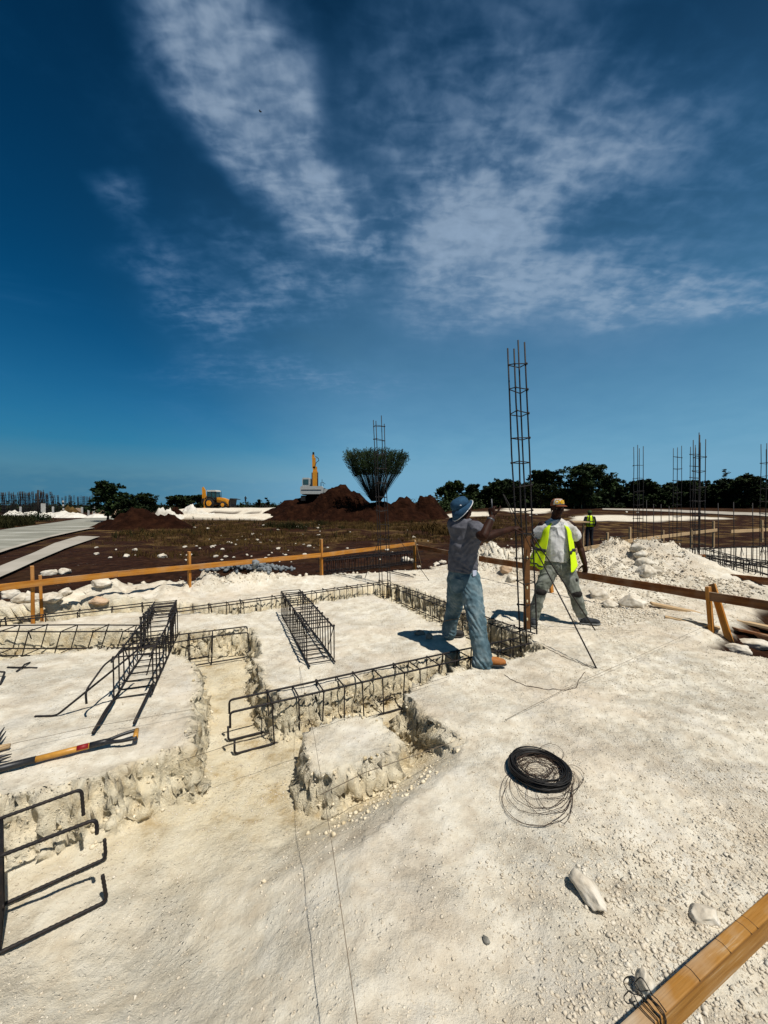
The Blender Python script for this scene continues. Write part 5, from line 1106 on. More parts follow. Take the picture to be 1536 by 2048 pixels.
# ------------------------------------------------------------------ backhoe loader (built facing +x, wheels on z = 0)
def backhoe():
    p = Q(428, 1016, 62); root = thing('backhoe_loader', (p.x, 62, p.z), 'yellow backhoe loader with dark cab standing on the white raised fill', 'backhoe', None, True)
    root.rotation_euler = (0, 0, R(-6)); Y_, K, Wt = M['yellow'], M['machblack'], M['post']
    def b(mb, nme, mt, par=None, sm=False): return build(mb, nme, mt, par or root, sm)
    def wheel(x, r, y, w):
        t = MB(); t.disc((x, 0, r), r * .93, y - w / 2, y + w / 2, 24); t.disc((x, 0, r), r, y - w * .38, y + w * .38, 24); o = b(t, 'wheel', M['tyre'], None, True)
        q = MB(); q.disc((x, 0, r), r * .56, y - w / 2 - .02, y + w / 2 + .02, 20); q.disc((x, 0, r), r * .2, y - w / 2 - .05, y + w / 2 + .05, 12); b(q, 'rim', Y_, o)
    for y in (-.85, .85): wheel(-.25, .78, y, .42); wheel(2.0, .52, y, .34)
    ch = MB(); ch.box((.7, 0, .72), (3.4, .8, .42)); ch.box((-.25, 0, 1.05), (.9, 1.5, .5)); b(ch, 'chassis', K)
    hd = MB(); hd.prism([(.75, .95), (.75, 1.72), (1.6, 1.62), (2.35, 1.35), (2.5, .85), (1.4, .8)], -.48, .48); b(hd, 'bonnet', Y_)
    cb = MB(); cb.prism([(-.75, 1.2), (.62, 1.2), (.72, 1.5), (.72, 1.62), (-.82, 1.62)], -.72, .72)
    for x, x2 in ((-.78, -.68), (.70, .58), (-.05, -.05)):
        for y in (-.68, .68): cb.tube([(x, y, 1.55), (x2, y * .95, 2.62)], .055, 6)
    c = b(cb, 'cab', K)
    gl = MB()
    for y in (-.665, .655): gl.prism([(-.72, 1.64), (-.1, 1.64), (-.1, 2.56), (-.66, 2.56)], y, y + .01); gl.prism([(0, 1.64), (.64, 1.64), (.55, 2.56), (0, 2.56)], y, y + .01)
    gl.box((.64, 0, 2.1), (.01, 1.2, .9)); b(gl, 'window', M['glass'], c)
    rf = MB(); rf.prism([(-.86, 2.62), (.78, 2.62), (.72, 2.80), (.55, 2.86), (-.7, 2.86), (-.84, 2.78)], -.75, .75); b(rf, 'roof', M['post'], c)
    b(MB().tube([(1.05, .3, 1.6), (1.05, .3, 2.55), (1.0, .3, 2.62)], .05, 8), 'exhaust', K, None, True)
    fd = MB()
    for y in (-.9, .9): fd.tube([(-1.1, y, 1.2), (-.9, y, 1.6), (-.25, y, 1.75), (.35, y, 1.6), (.55, y, 1.3)], .09, 6)
    b(fd, 'mudguard', K)
    ar = MB()
    for y in (-.62, .62): ar.prism([(.85, 1.45), (1.05, 1.68), (2.2, 1.35), (2.9, .75), (3.15, .35), (2.95, .3), (2.55, .72), (1.95, 1.05)], y - .06, y + .06)
    b(ar, 'loader_arm', Y_)
    bk = MB(); bk.prism([(3.0, .95), (3.25, 1.55), (4.0, 1.40), (3.95, 1.32), (3.35, 1.42), (3.22, .62), (3.3, .25), (3.05, .28)], -1.05, 1.05); b(bk, 'loader_bucket', K)
    bm_ = MB(); bm_.prism([(-1.55, .5), (-1.25, .45), (-1.35, 1.9), (-1.5, 3.0), (-1.72, 3.25), (-1.85, 3.15), (-1.75, 1.9)], -.14, .14); b(bm_, 'boom', Y_)
    dp = MB(); dp.prism([(-1.86, 3.3), (-1.62, 3.42), (-1.5, 3.2), (-1.62, 2.0), (-1.72, 1.5), (-1.84, 1.5)], -.26, -.15); b(dp, 'dipper', Y_)
    bk2 = MB(); bk2.prism([(-1.9, 1.5), (-1.6, 1.55), (-1.5, 1.05), (-1.75, .7), (-2.05, .9)], -.3, .3); b(bk2, 'digging_bucket', K)
    sb = MB()
    for y in (-.85, .85): sb.box((-1.02, y, .75), (.22, .22, 1.35)); sb.box((-1.02, y, .05), (.4, .4, .08))
    b(sb, 'stabiliser', Y_); b(MB().box((-1.1, 0, .75), (.2, 1.9, .35)), 'rear_frame', Y_)
backhoe()
def excavator():
    p = Q(628, 1001, 54); root = thing('excavator', (p.x, 54, p.z), 'pale grey tracked excavator seen from behind with raised yellow boom', 'excavator', None, True)
    def b(mb, nme, mt, par=None, sm=False): return build(mb, nme, mt, par or root, sm)
    for x in (-1.15, 1.05):
        mb = MB(); mb.prism([(-1.9, .1), (-1.6, 0), (1.6, 0), (1.9, .25), (1.9, .6), (1.6, .8), (-1.6, .8), (-1.9, .6)], -.3, .3)
        mb.v = [(x + y, x_, z - .15) for x_, y, z in mb.v]; b(mb, 'track', M['machblack'])
    mb = MB(); mb.prism([(-1.45, .85), (1.45, .85), (1.55, 1.05), (1.55, 1.75), (1.4, 1.92), (-1.4, 1.92), (-1.5, 1.75), (-1.5, 1.05)], -2.0, -1.2); b(mb, 'counterweight', M['machwhite'])
    mb = MB(); mb.prism([(-1.4, .75), (1.4, .75), (1.4, 1.75), (-1.4, 1.75)], -1.2, 1.6); b(mb, 'body', M['machblack'])
    b(MB().box((0, -2.02, 1.42), (2.7, .05, .06)), 'stripe', M['machblack'])
    cb = MB(); cb.prism([(-1.5, 1.75), (-.5, 1.75), (-.5, 3.05), (-.6, 3.15), (-1.4, 3.15), (-1.5, 3.0)], -.7, .9); c = b(cb, 'cab', M['machwhite'])
    gl = MB(); gl.box((-1.0, -.71, 2.55), (.78, .02, .75)); gl.box((-1.51, .1, 2.5), (.02, 1.2, .8)); b(gl, 'window', M['glass'], c)
    b(MB().tube([(-.3, -1.0, 1.9), (-.3, -1.0, 2.2)], .08, 8), 'exhaust', M['machblack'])
    bm_ = MB(); bm_.box((.15, .2, 2.9), (.62, .7, 2.4)); bm_.box((.12, .25, 4.3), (.5, .6, .9)); b(bm_, 'boom', M['yellow'])
    cy = MB()
    for x in (-.25, .55): cy.tube([(x, -.1, 1.9), (x, -.05, 3.9)], .07, 8)
    b(cy, 'cylinder', M['machblack'], None, True)
    st = MB(); st.box((-.02, .2, 5.25), (.42, .5, 1.5)); st.box((-.12, .2, 6.15), (.3, .4, .5)); b(st, 'stick', M['yellow'])
    lk = MB(); lk.tube([(.1, -.1, 4.6), (.35, -.1, 5.3), (.7, 0, 5.6), (.6, .1, 5.9), (.2, .1, 6.2)], .05, 6); lk.box((-.1, .2, 6.55), (.22, .3, .45)); b(lk, 'hydraulic_hose', M['machblack'])
    mb = MB(); mb.tube([(1.1, -1.2, 1.9), (1.1, -1.2, 2.4), (1.4, -.6, 2.5), (1.6, 0, 2.3)], .03, 5); mb.tube([(1.0, .2, 1.7), (1.1, .2, 3.0), (1.35, .2, 2.0)], .03, 5); b(mb, 'handrail', M['machblack'])
    b(MB().box((1.9, .5, 1.35), (.9, 1.4, .5)), 'side_locker', M['machwhite'])
excavator()
bd = MB(); c = Q(520.5, 223, 40); bd.tube([c + Vector((-.16, 0, .14)), c + Vector((-.06, .02, .03)), c, c + Vector((.09, .02, -.02)), c + Vector((.16, 0, .0))], [.012, .05, .06, .05, .012], 6); bd.ball(c + Vector((0, -.06, 0)), (.05, .16, .045), 8, 6)
tag(build(bd, 'bird', M['bird'], None, True, origin=c), 'tiny dark bird gliding high in the cloud band', 'bird')

# ------------------------------------------------------------------ people
def solidify(mb, name, mat, parent, voxel=.007, smooth=3, wr=0.0, wscale=9.0, stretch=(1, 1, 1), seed=0, fold=None):
    """union of overlapping closed volumes -> one continuous skin, with cloth folds pushed along the normals"""
    me = bpy.data.meshes.new('t'); me.from_pydata([tuple(v) for v in mb.v], [], mb.f); me.update(); o = bpy.data.objects.new('t', me); COL.objects.link(o)
    m = o.modifiers.new('r', 'REMESH'); m.mode = 'VOXEL'; m.voxel_size = voxel
    s = o.modifiers.new('s', 'SMOOTH'); s.factor = .5; s.iterations = smooth
    dg = bpy.context.evaluated_depsgraph_get(); dg.update(); ev = bpy.data.meshes.new_from_object(o.evaluated_get(dg)); bpy.data.objects.remove(o); bpy.data.meshes.remove(me)
    ev.name = name; n = len(ev.vertices); co = np.zeros(n * 3, np.float32); ev.vertices.foreach_get('co', co); co = co.reshape(-1, 3)
    if wr or fold:
        no = np.zeros(n * 3, np.float32); ev.vertices.foreach_get('normal', no); no = no.reshape(-1, 3)
        q = co * np.array(stretch)
        d = (1 - np.abs(2 * fbm(q[:, 0] + q[:, 1] * .6 + seed, q[:, 2] + q[:, 1] * .5, wscale, 3, .5)) * 1.6) * wr if wr else 0
        if fold is not None: d = d + fold(co)
        co = co + no * np.asarray(d)[:, None]
    off = np.array(ORG.get(parent.name, Vector())) if parent else 0
    ev.vertices.foreach_set('co', (co - off).astype(np.float32).ravel()); ev.polygons.foreach_set('use_smooth', [True] * len(ev.polygons)); ev.materials.clear()
    ev.update(); return link_mesh(name, ev, mat, parent)
def limb(mb, pts, rs, n=14):             # tapered tube through joints, rounded ends
    pts = [Vector(p) for p in pts]; P_, R_ = [], []
    for i in range(len(pts) - 1):
        for j in range(6):
            t = j / 6; p0, p1, p2, p3 = pts[max(i - 1, 0)], pts[i], pts[i + 1], pts[min(i + 2, len(pts) - 1)]
            c = .5 * ((2 * p1) + (p2 - p0) * t + (2 * p0 - 5 * p1 + 4 * p2 - p3) * t * t + (3 * p1 - p0 - 3 * p2 + p3) * t ** 3)
            P_.append(c); R_.append(rs[i] + (rs[i + 1] - rs[i]) * t)
    P_.append(pts[-1]); R_.append(rs[-1]); mb.tube(P_, R_, n); mb.ball(pts[0], rs[0] * .98, 12, 8); mb.ball(pts[-1], rs[-1] * .98, 12, 8)
def hand(mb, wrist, dirv, palmn, curl=.5, sc=1.0, thumb=1):
    d = Vector(dirv).normalized(); nrm = Vector(palmn); nrm = (nrm - d * nrm.dot(d)).normalized(); s = d.cross(nrm)
    w = Vector(wrist); k = sc
    mb.rings([(w - d * .01, s * .026 * k, nrm * .019 * k), (w + d * .03 * k, s * .034 * k, nrm * .019 * k), (w + d * .07 * k, s * .042 * k, nrm * .017 * k), (w + d * .095 * k, s * .040 * k, nrm * .013 * k)])
    for i, (o, ln, r) in enumerate(((-.031, .072, .0092), (-.0105, .082, .0096), (.0105, .077, .0092), (.031, .06, .0082))):
        b = w + d * .088 * k + s * o * k; c = curl * (1 + .12 * i); a1, a2, a3 = c * .7, c * 1.7, c * 2.5; p = [b - d * .02]
        p.append(b)
        for a, l in ((a1, .45), (a2, .32), (a3, .23)): p.append(p[-1] + (d * math.cos(a) + nrm * math.sin(a) + s * o * 1.2) * ln * l * k)
        mb.tube(p, [r * k, r * k, r * k, r * .95 * k, r * .75 * k], 8); mb.ball(p[-1], r * .78 * k, 8, 5)
    t0 = w + d * .025 * k + s * thumb * .028 * k
    p = [t0, t0 + (d * .6 + s * thumb * .8 + nrm * .3) * .035 * k, t0 + (d * .8 + s * thumb * .75 + nrm * .5) * .062 * k, t0 + (d * 1.0 + s * thumb * .6 + nrm * .6) * .085 * k]
    mb.tube(p, [.015 * k, .0125 * k, .011 * k, .008 * k], 8); mb.ball(p[-1], .0085 * k, 8, 5)
def head(mb, c, fwd, up, sc=1.0):        # c = centre of the skull
    f = Vector(fwd).normalized(); u = Vector(up); u = (u - f * u.dot(f)).normalized(); s = f.cross(u); m = Matrix((s, f, u)).transposed(); k = sc
    A = lambda x, y, z: Vector(c) + (s * x + f * y + u * z) * k
    mb.ball(A(0, -.012, .03), (.077 * k, .096 * k, .092 * k), 20, 14, m); mb.ball(A(0, .022, -.035), (.062 * k, .072 * k, .080 * k), 18, 12, m); mb.ball(A(0, .052, -.088), (.036 * k, .034 * k, .028 * k), 14, 8, m)
    mb.ball(A(0, .078, .018), (.052 * k, .016 * k, .014 * k), 12, 8, m)                                      # brow
    mb.tube([A(0, .088, .010), A(0, .104, -.018), A(0, .112, -.034)], [.010 * k, .014 * k, .017 * k], 8); mb.ball(A(0, .106, -.036), (.022 * k, .015 * k, .011 * k), 10, 6, m)
    mb.ball(A(0, .090, -.062), (.027 * k, .013 * k, .0085 * k), 10, 6, m); mb.ball(A(0, .086, -.077), (.024 * k, .013 * k, .009 * k), 10, 6, m)   # lips
    for q in (-1, 1):
        mb.ball(A(.034 * q, .066, -.018), (.02 * k, .02 * k, .018 * k), 10, 6, m); mb.ball(A(.079 * q, -.012, -.012), (.011 * k, .022 * k, .033 * k), 10, 7, m)
    return A
def eyes(A, parent, sc=1.0):
    for q in (-1, 1):
        build(MB().ball(A(.031 * q, .080, .002), .0105 * sc, 10, 8), 'eye', M['eye'], parent, True)
def ell(c, S, Fv, a, b): return (Vector(c), Vector(S) * a, Vector(Fv) * b)
def shoe(name, heel, toe, mat, solemat, parent, w=.048, h=.075, flat=(0, 0, 1), ankle=None):
    heel, toe = Vector(heel), Vector(toe); d = (toe - heel); L_ = d.length; d.normalize(); u = Vector(flat); s = d.cross(u).normalized(); mb = MB()
    mb.rings([ell(heel + u * .055 + d * .0, s, u, w * .45, .035), ell(heel + u * .055 + d * .03, s, u, w * .72, .05), ell(heel + u * .055 + d * L_ * .3, s, u, w * .78, .05), ell(heel + u * .048 + d * L_ * .55, s, u, w * .9, .042), ell(heel + u * .043 + d * L_ * .78, s, u, w, .036), ell(heel + u * .038 + d * L_ * .93, s, u, w * .75, .028), ell(heel + u * .034 + d * L_, s, u, w * .35, .016)])
    a = ankle or heel + d * .07 + u * .15; limb(mb, [heel + d * .075 + u * .06, a], [.05, .047])
    o = solidify(mb, name, mat, parent, .006, 2, .0015, 18)
    sb = MB(); sb.rings([ell(heel + u * .012 + d * -.005, s, u, w * .5, .012), ell(heel + u * .012 + d * .03, s, u, w * .84, .013), ell(heel + u * .012 + d * L_ * .4, s, u, w * .84, .013), ell(heel + u * .012 + d * L_ * .72, s, u, w * 1.1, .013), ell(heel + u * .012 + d * L_ * .93, s, u, w * .85, .012), ell(heel + u * .014 + d * (L_ + .006), s, u, w * .4, .009)])
    build(sb, 'sole', solemat, o, True)
    for t in (.42, .5, .58): pass
    return o

# -- the man in grey: stands astride the front trench, side and back to the camera, arms up at the column
def man_grey():
    Fv = Vector((.86, .51, 0)).normalized(); S = Vector((Fv.y, -Fv.x, 0)); U = Vector((0, 0, 1))     # S = his right, towards the camera
    RB = Q(960, 1334, 4.03); RB.z = .012; LB = Q(890, 1279, 4.86); LB.z = .012
    root = thing('person', ((RB + LB) / 2), 'person in blue bucket hat, grey T-shirt and jeans standing astride the front trench', 'person')
    hip = Q(926, 1158, 4.44); ch = Q(931, 1078, 4.42); sh = Q(926, 1046, 4.42); nk = Q(929, 1036, 4.42); hd = Q(924, 1018, 4.43)
    rh, lh = hip + S * .095, hip - S * .095
    rk, lk = Q(951, 1236, 4.14), Q(906, 1218, 4.74); ra, la = Q(964, 1312, 4.04), Q(897, 1262, 4.84)
    rs, ls = sh + S * .185 + U * -.01, sh - S * .175 + U * .0
    re, le = Q(966, 1073, 4.02), Q(972, 1074, 4.64); rw, lw = Q(984, 1034, 4.16), Q(1024, 1058, 4.86)
    b = MB()
    b.rings([ell(hip - U * .08, S, Fv, .14, .10), ell(hip + U * .05, S, Fv, .155, .115), ell(hip + U * .2, S, Fv, .14, .105), ell(ch, S, Fv, .165, .115), ell(sh - U * .03, S, Fv, .16, .10), ell(sh + U * .03, S, Fv, .09, .07)])
    limb(b, [sh, nk + U * .02, hd - U * .03], [.075, .058, .056]); head(b, hd, Fv + Vector((.1, -.25, .38)), U)
    for a_, c_, d_, e_ in ((rs, re, rw, 0), (ls, le, lw, 1)):
        limb(b, [a_, a_.lerp(c_, .5) + U * -.01, c_, c_.lerp(d_, .3), d_], [.064, .060, .052, .052, .034])
    for a_, c_, d_ in ((rh, rk, ra), (lh, lk, la)): limb(b, [a_, a_.lerp(c_, .5), c_, c_.lerp(d_, .35), d_], [.088, .078, .058, .056, .040])
    hand(b, rw, Vector((-.05, .1, 1)), Vector((.6, .6, 0)), 1.05, 1.0, -1); hand(b, lw, Vector((.85, .25, .22)), Vector((0.2, .5, -.9)), .6, 1.0, -1)
    solidify(b, 'body', M['skin'], root, .0055, 2)
    # T-shirt
    t = MB(); wl = Q(925, 1138, 4.43)
    t.rings([ell(wl - U * .02, S, Fv, .182, .152), ell(wl + U * .06, S, Fv, .18, .152), ell(wl + U * .2, S, Fv, .178, .148), ell(ch, S, Fv, .196, .146), ell(sh - U * .05, S, Fv, .20, .130), ell(sh + U * .005, S, Fv, .165, .10), ell(sh + U * .045, S, Fv, .085, .072)])
    limb(t, [sh + S * .10 - U * .06, rs - S * .02 - U * .025, rs.lerp(re, .58)], [.075, .074, .084]); limb(t, [sh - S * .10 - U * .06, ls + S * .02 - U * .025, ls.lerp(le, .5)], [.075, .074, .08])
    def fold(co):
        z = co[:, 2]; q = (co - np.array(wl)) @ np.array(Fv); low = np.clip((ch.z - .10 - z) / .25, 0, 1)
        return low * .007 * np.sin((z * 1.0 + q * .62) * 120 + 9 * fbm(co[:, 0] + co[:, 1], co[:, 2] * 1.4, 5, 3)) * (.5 + 1.2 * vnoise(co[:, 0] * 9, z * 7)) + (1 - low) * .003 * np.sin(z * 70 - q * 60 + 8 * fbm(co[:, 0], z, 6, 2))
    solidify(t, 'shirt', M['tee'], root, .0065, 3, .009, 7, (1.4, 1.4, .7), 3, fold)
    # jeans
    j = MB()
    j.rings([ell(hip + U * .10, S, Fv, .168, .135), ell(hip + U * .03, S, Fv, .178, .148), ell(hip - U * .04, S, Fv, .178, .142), ell(hip - U * .12, S, Fv, .14, .11)])
    limb(j, [rh + U * .02, rh.lerp(rk, .5) + Fv * .012, rk + Fv * .01, rk.lerp(ra, .5), ra + U * .02, ra - U * .06], [.128, .114, .092, .090, .096, .105])
    limb(j, [lh + U * .02, lh.lerp(lk, .5) + Fv * .012, lk + Fv * .01, lk.lerp(la, .5), la - U * .01], [.122, .108, .09, .086, .088])
    def jf(co):
        z = co[:, 2]; near = np.exp(-((z - rk.z) / .13) ** 2) + np.clip((.17 - z) / .1, 0, 1) + .4 * np.exp(-((z - hip.z + .08) / .08) ** 2)
        return .0075 * near * np.sin(z * 95 + (co[:, 0] - co[:, 1]) * 70 + 9 * fbm(co[:, 0] * 1.5 + co[:, 1], z, 5, 3))
    jo = solidify(j, 'jeans', M['jeans'], root, .0065, 2, .010, 8, (1, 1, .8), 9, jf)
    # back pocket, belt line, seams
    bp = hip + S * .10 - Fv * .115 - U * .03
    pn = (S * .55 - Fv * .85).normalized(); ps = U.cross(pn).normalized(); p = MB(); c = hip + pn * .178 - U * .045 - ps * .015
    p.add([c - ps * .07 + U * .075, c + ps * .07 + U * .07, c + ps * .068 - U * .06, c - U * .09, c - ps * .068 - U * .055], [(0, 1, 2, 3, 4)]); po = build(p, 'back_pocket', M['jeans'], jo); sm = po.modifiers.new('s', 'SOLIDIFY'); sm.thickness = .008
    w = MB(); w.rings([ell(hip + U * .085, S, Fv, .176, .146), ell(hip + U * .118, S, Fv, .172, .142)]); build(w, 'waistband', M['jeans'], jo, True)
    cd_ = Q(952, 1144, 4.26); plank('card', cd_ + Fv * -.02 - U * .045, cd_ + U * .02 - Fv * .02, .006, .055, M['paper'], jo, Fv)
    shoe('boot', RB + U * .005 + Vector((-.05, 0, 0)), RB + Vector((.265, -.02, .005)), M['boot'], M['sole'], root, .052)
    shoe('boot', LB + U * .005, LB + Vector((.25, .06, .005)), M['bootdark'], M['sole'], root, .052)
    # bucket hat: crown tilted back, brim drooping at the neck, pale hem
    f2 = (Fv + Vector((.12, -.25, .02))).normalized(); u2 = (U + f2 * -.55).normalized(); f2 = (f2 - u2 * f2.dot(u2)).normalized(); s2 = f2.cross(u2); h0 = hd + u2 * .045
    c = MB(); c.rings([ell(h0 - u2 * .015, s2, f2, .098, .116), ell(h0 + u2 * .035, s2, f2, .094, .111), ell(h0 + u2 * .072, s2, f2, .080, .096), ell(h0 + u2 * .088, s2, f2, .052, .066), ell(h0 + u2 * .096, s2, f2, .01, .01)])
    hat = build(c, 'hat', M['hat'], root, True)
    br = MB(); n = 32; vs = []
    for k, (ra_, rb_, dz) in enumerate(((.099, .117, -.010), (.115, .134, -.034), (.130, .150, -.062))):
        for i in range(n):
            w_ = 2 * math.pi * i / n; drop = dz * (1 + .9 * max(0, -math.sin(w_)) - .75 * max(0, math.sin(w_))); vs.append(h0 + s2 * ra_ * math.cos(w_) + f2 * rb_ * math.sin(w_) + u2 * drop)
    br.add(vs, [(k * n + i, k * n + (i + 1) % n, (k + 1) * n + (i + 1) % n, (k + 1) * n + i) for k in range(2) for i in range(n)])
    o = build(br, 'brim', M['hat'], hat, True); sm = o.modifiers.new('s', 'SOLIDIFY'); sm.thickness = .004
    build(MB().tube([Vector(vs[2 * n + i % n]) for i in range(n + 1)], .0052, 6), 'hem', M['hatrim'], hat, True)
    build(MB().tube([h0 - s2 * -.098 * 0 + s2 * .102 - f2 * .03 + u2 * .02, h0 + s2 * .1 - f2 * .045 + u2 * .028], .006, 5), 'patch', M['hatrim'], hat)
    wt = rw.lerp(re, .18); ax_ = (rw - re).normalized(); a_ = ax_.orthogonal().normalized(); b_ = ax_.cross(a_)
    wm = MB(); wm.tube([wt - ax_ * .012, wt + ax_ * .012], .041, 16); build(wm, 'watch', M['steelworn'], root, True)
    return lw, rw
lw, rw = man_grey()
bar('short tie rod held up in the raised hands beside the column', [Q(1006, 988, 4.80), Q(1018, 1016, 4.86), Q(1031, 1049, 4.93)], .0045, name='tie_rod')
bar('bent tie rod leaning from the hands into the main column', [Q(1008, 990, 5.0), Q(1030, 1030, 4.97), Q(1062, 1098, 4.9)], .005, name='tie_rod')
bar('pair of pliers in the raised hand of the man in grey', [Q(983, 998, 4.18), Q(984, 1012, 4.17), Q(984, 1030, 4.14)], .007, name='pliers', mat='steelworn', cat='tool')
gl = MB(); 
# -- the man in the open yellow vest: legs wide, facing the camera
def man_vest():
    Fv = Vector((-.22, -.97, 0)).normalized(); S = Vector((Fv.y, -Fv.x, 0)); U = Vector((0, 0, 1))   # S = his right = left in the photo
    hip = Q(1117, 1132, 5.5); ch = Q(1113, 1076, 5.5); sh = Q(1112, 1046, 5.5); nk = Q(1112, 1034, 5.49); hd = Q(1115, 1017, 5.46)
    rk, lk = Q(1081, 1184, 5.46), Q(1151, 1190, 5.40); ra, la = Q(1066, 1238, 5.50), Q(1163, 1234, 5.44)
    RB = ra.copy(); RB.z = Hz(ra.x, ra.y); LB = la.copy(); LB.z = Hz(la.x, la.y)
    root = thing('person', (hip.x, hip.y, RB.z), 'person in open yellow vest, dirty white shirt and cap standing legs apart behind the column', 'person')
    rh, lh = hip + S * .095, hip - S * .095; rs, ls = sh + S * .180 - U * .03, sh - S * .185 - U * .025
    re, le = Q(1071, 1079, 5.62), Q(1160, 1094, 5.52); rw, lw_ = Q(1058, 1092, 5.26), Q(1170, 1128, 5.42)
    b = MB()
    b.rings([ell(hip - U * .08, S, Fv, .14, .10), ell(hip + U * .05, S, Fv, .155, .115), ell(hip + U * .2, S, Fv, .14, .11), ell(ch, S, Fv, .165, .115), ell(sh - U * .03, S, Fv, .16, .10), ell(sh + U * .03, S, Fv, .09, .07)])
    limb(b, [sh, nk + U * .02, hd - U * .03], [.078, .062, .058]); A = head(b, hd, Fv + Vector((.05, 0, -.03)), U)
    for a_, c_, d_ in ((rs, re, rw), (ls, le, lw_)): limb(b, [a_, a_.lerp(c_, .5), c_, c_.lerp(d_, .3), d_], [.062, .055, .045, .046, .031])
    for a_, c_, d_ in ((rh, rk, ra), (lh, lk, la)): limb(b, [a_, a_.lerp(c_, .5), c_, c_.lerp(d_, .35), d_], [.088, .078, .058, .056, .040])
    hand(b, lw_, Vector((.06, 0, -1)), Vector((-.8, -.4, 0)), .5, 1.0, 1); hand(b, rw, Vector((-.35, -.75, -.2)), Vector((.5, -.3, -.6)), .9, 1.0, 1)
    body = solidify(b, 'body', M['skin'], root, .006, 2); eyes(A, body)
    t = MB(); wl = Q(1111, 1119, 5.5)
    t.rings([ell(wl - U * .02, S, Fv, .185, .145), ell(wl + U * .08, S, Fv, .18, .15), ell(wl + U * .2, S, Fv, .178, .145), ell(ch + U * .03, S, Fv, .192, .138), ell(sh - U * .05, S, Fv, .198, .125), ell(sh + U * .0, S, Fv, .165, .10), ell(sh + U * .05, S, Fv, .085, .075)])
    limb(t, [sh + S * .10 - U * .065, rs - S * .025 - U * .03, rs.lerp(re, .62)], [.075, .072, .086]); limb(t, [sh - S * .10 - U * .065, ls + S * .025 - U * .03, ls.lerp(le, .5)], [.075, .072, .084])
    so_ = solidify(t, 'shirt', M['polo'], root, .0065, 3, .011, 7, (1.3, 1.3, .7), 13)
    cl = MB()                                        # open collar
    for q in (-1, 1):
        n0 = sh + U * .06 + S * q * .07 + Fv * .02; cl.add([n0 - Fv * .07, n0 + U * .012, n0 + Fv * .07 - S * q * .035 - U * .03, n0 + Fv * .092 - S * q * .012 - U * .085, n0 + Fv * .085 + S * q * .02 - U * .045, n0 + S * q * .022 - U * .02], [(0, 1, 2, 5), (2, 3, 4, 5)])
    o = build(cl, 'collar', M['polo'], so_); sm = o.modifiers.new('s', 'SOLIDIFY'); sm.thickness = .006
    j = MB()
    j.rings([ell(hip + U * .10, S, Fv, .170, .135), ell(hip + U * .03, S, Fv, .178, .142), ell(hip - U * .04, S, Fv, .172, .135), ell(hip - U * .11, S, Fv, .13, .105)])
    limb(j, [rh + U * .01, rh.lerp(rk, .5), rk, rk.lerp(ra, .5), ra + U * .03], [.118, .102, .080, .078, .076]); limb(j, [lh + U * .01, lh.lerp(lk, .5), lk, lk.lerp(la, .5), la + U * .04], [.118, .102, .080, .076, .070])
    jo = solidify(j, 'trousers', M['jeans2'], root, .0065, 2, .012, 8, (1, 1, .8), 21)
    for kx, sz in ((rk + U * .0, (.078, .05, .052)), (lk + U * .02, (.078, .05, .055))):          # torn knees: dark openings hugging the leg
        mb = MB(); mb.ball(kx + Fv * .05 + U * .01, sz, 14, 9, Matrix((S, Fv, U)).transposed()); build(mb, 'torn_knee', M['kneedark'], jo, True)
    mb = MB(); mb.ball(lh.lerp(lk, .45) - S * .06 + Fv * .075, (.026, .02, .032), 10, 7); build(mb, 'tear', M['kneedark'], jo, True)
    mb = MB(); mb.ball(rh.lerp(rk, .62) + Fv * .085 + S * .01, (.03, .016, .016), 10, 7); build(mb, 'tear', M['kneedark'], jo, True)
    for q, d_ in ((1, rh), (-1, lh)):
        c = hip + S * q * .105 + Fv * .10 + U * .02; mb = MB(); mb.add([c - S * q * .03 + U * .06, c + S * q * .045 + U * .01, c + S * q * .05 - U * .06, c - S * q * .02 - U * .03], [(0, 1, 2, 3)]); o = build(mb, 'pocket', M['jeans2'], jo); sm = o.modifiers.new('s', 'SOLIDIFY'); sm.thickness = .03
    build(MB().tube([hip + U * .08 + Fv * .135, hip - U * .02 + Fv * .15, hip - U * .09 + Fv * .11], .006, 6), 'fly', M['jeans2'], jo)
    mb = MB(); limb(mb, [la + U * .05, la + U * -.02], [.050, .05]); build(mb, 'sock', M['sock'], root, True)
    shoe('shoe', LB + U * .003 - Vector((.03, .02, 0)), LB + Vector((.235, -.05, .003)), M['trainer'], M['solegrey'], root, .05, ankle=LB + Vector((.01, 0, .12)))
    shoe('shoe', RB + U * .003 + Vector((.0, .05, 0)), RB + Vector((-.05, -.2, .003)), M['trainer'], M['solegrey'], root, .05, ankle=RB + Vector((0, .02, .12)))
    # vest: open shell hung from the shoulders, two front flaps falling free
    lev = [(-.09, .235, .21), (-.03, .232, .20), (.05, .228, .195), (.13, .222, .19), (.21, .216, .182), (.29, .212, .172), (.36, .21, .160), (.42, .206, .148), (.465, .185, .128), (.50, .145, .108), (.525, .105, .09)]
    cols = 44; vs = []; open_ = R(34)
    for k, (dz, a_, b_) in enumerate(lev):
        for i in range(cols + 1):
            w_ = open_ + (2 * math.pi - 2 * open_) * i / cols; flare = max(0, 1 - dz / .36); side = math.sin(w_)
            p = wl + U * dz + (sh - wl) * (dz / .46 * .0) ; p = Vector((wl.x + (sh.x - wl.x) * dz / .46, wl.y + (sh.y - wl.y) * dz / .46, wl.z + dz))
            fl = flare * (.10 if side > 0 else .035); rip = .012 * math.sin(w_ * 11 + k * .6) * (.4 + flare)
            p += S * math.sin(w_) * (a_ + fl + rip) + Fv * math.cos(w_) * (b_ + fl * .6 + rip)
            if i < 3 or i > cols - 3: p += Fv * .015 + U * (-.05 * flare if i > cols - 3 else -.02 * flare)
            vs.append(p)
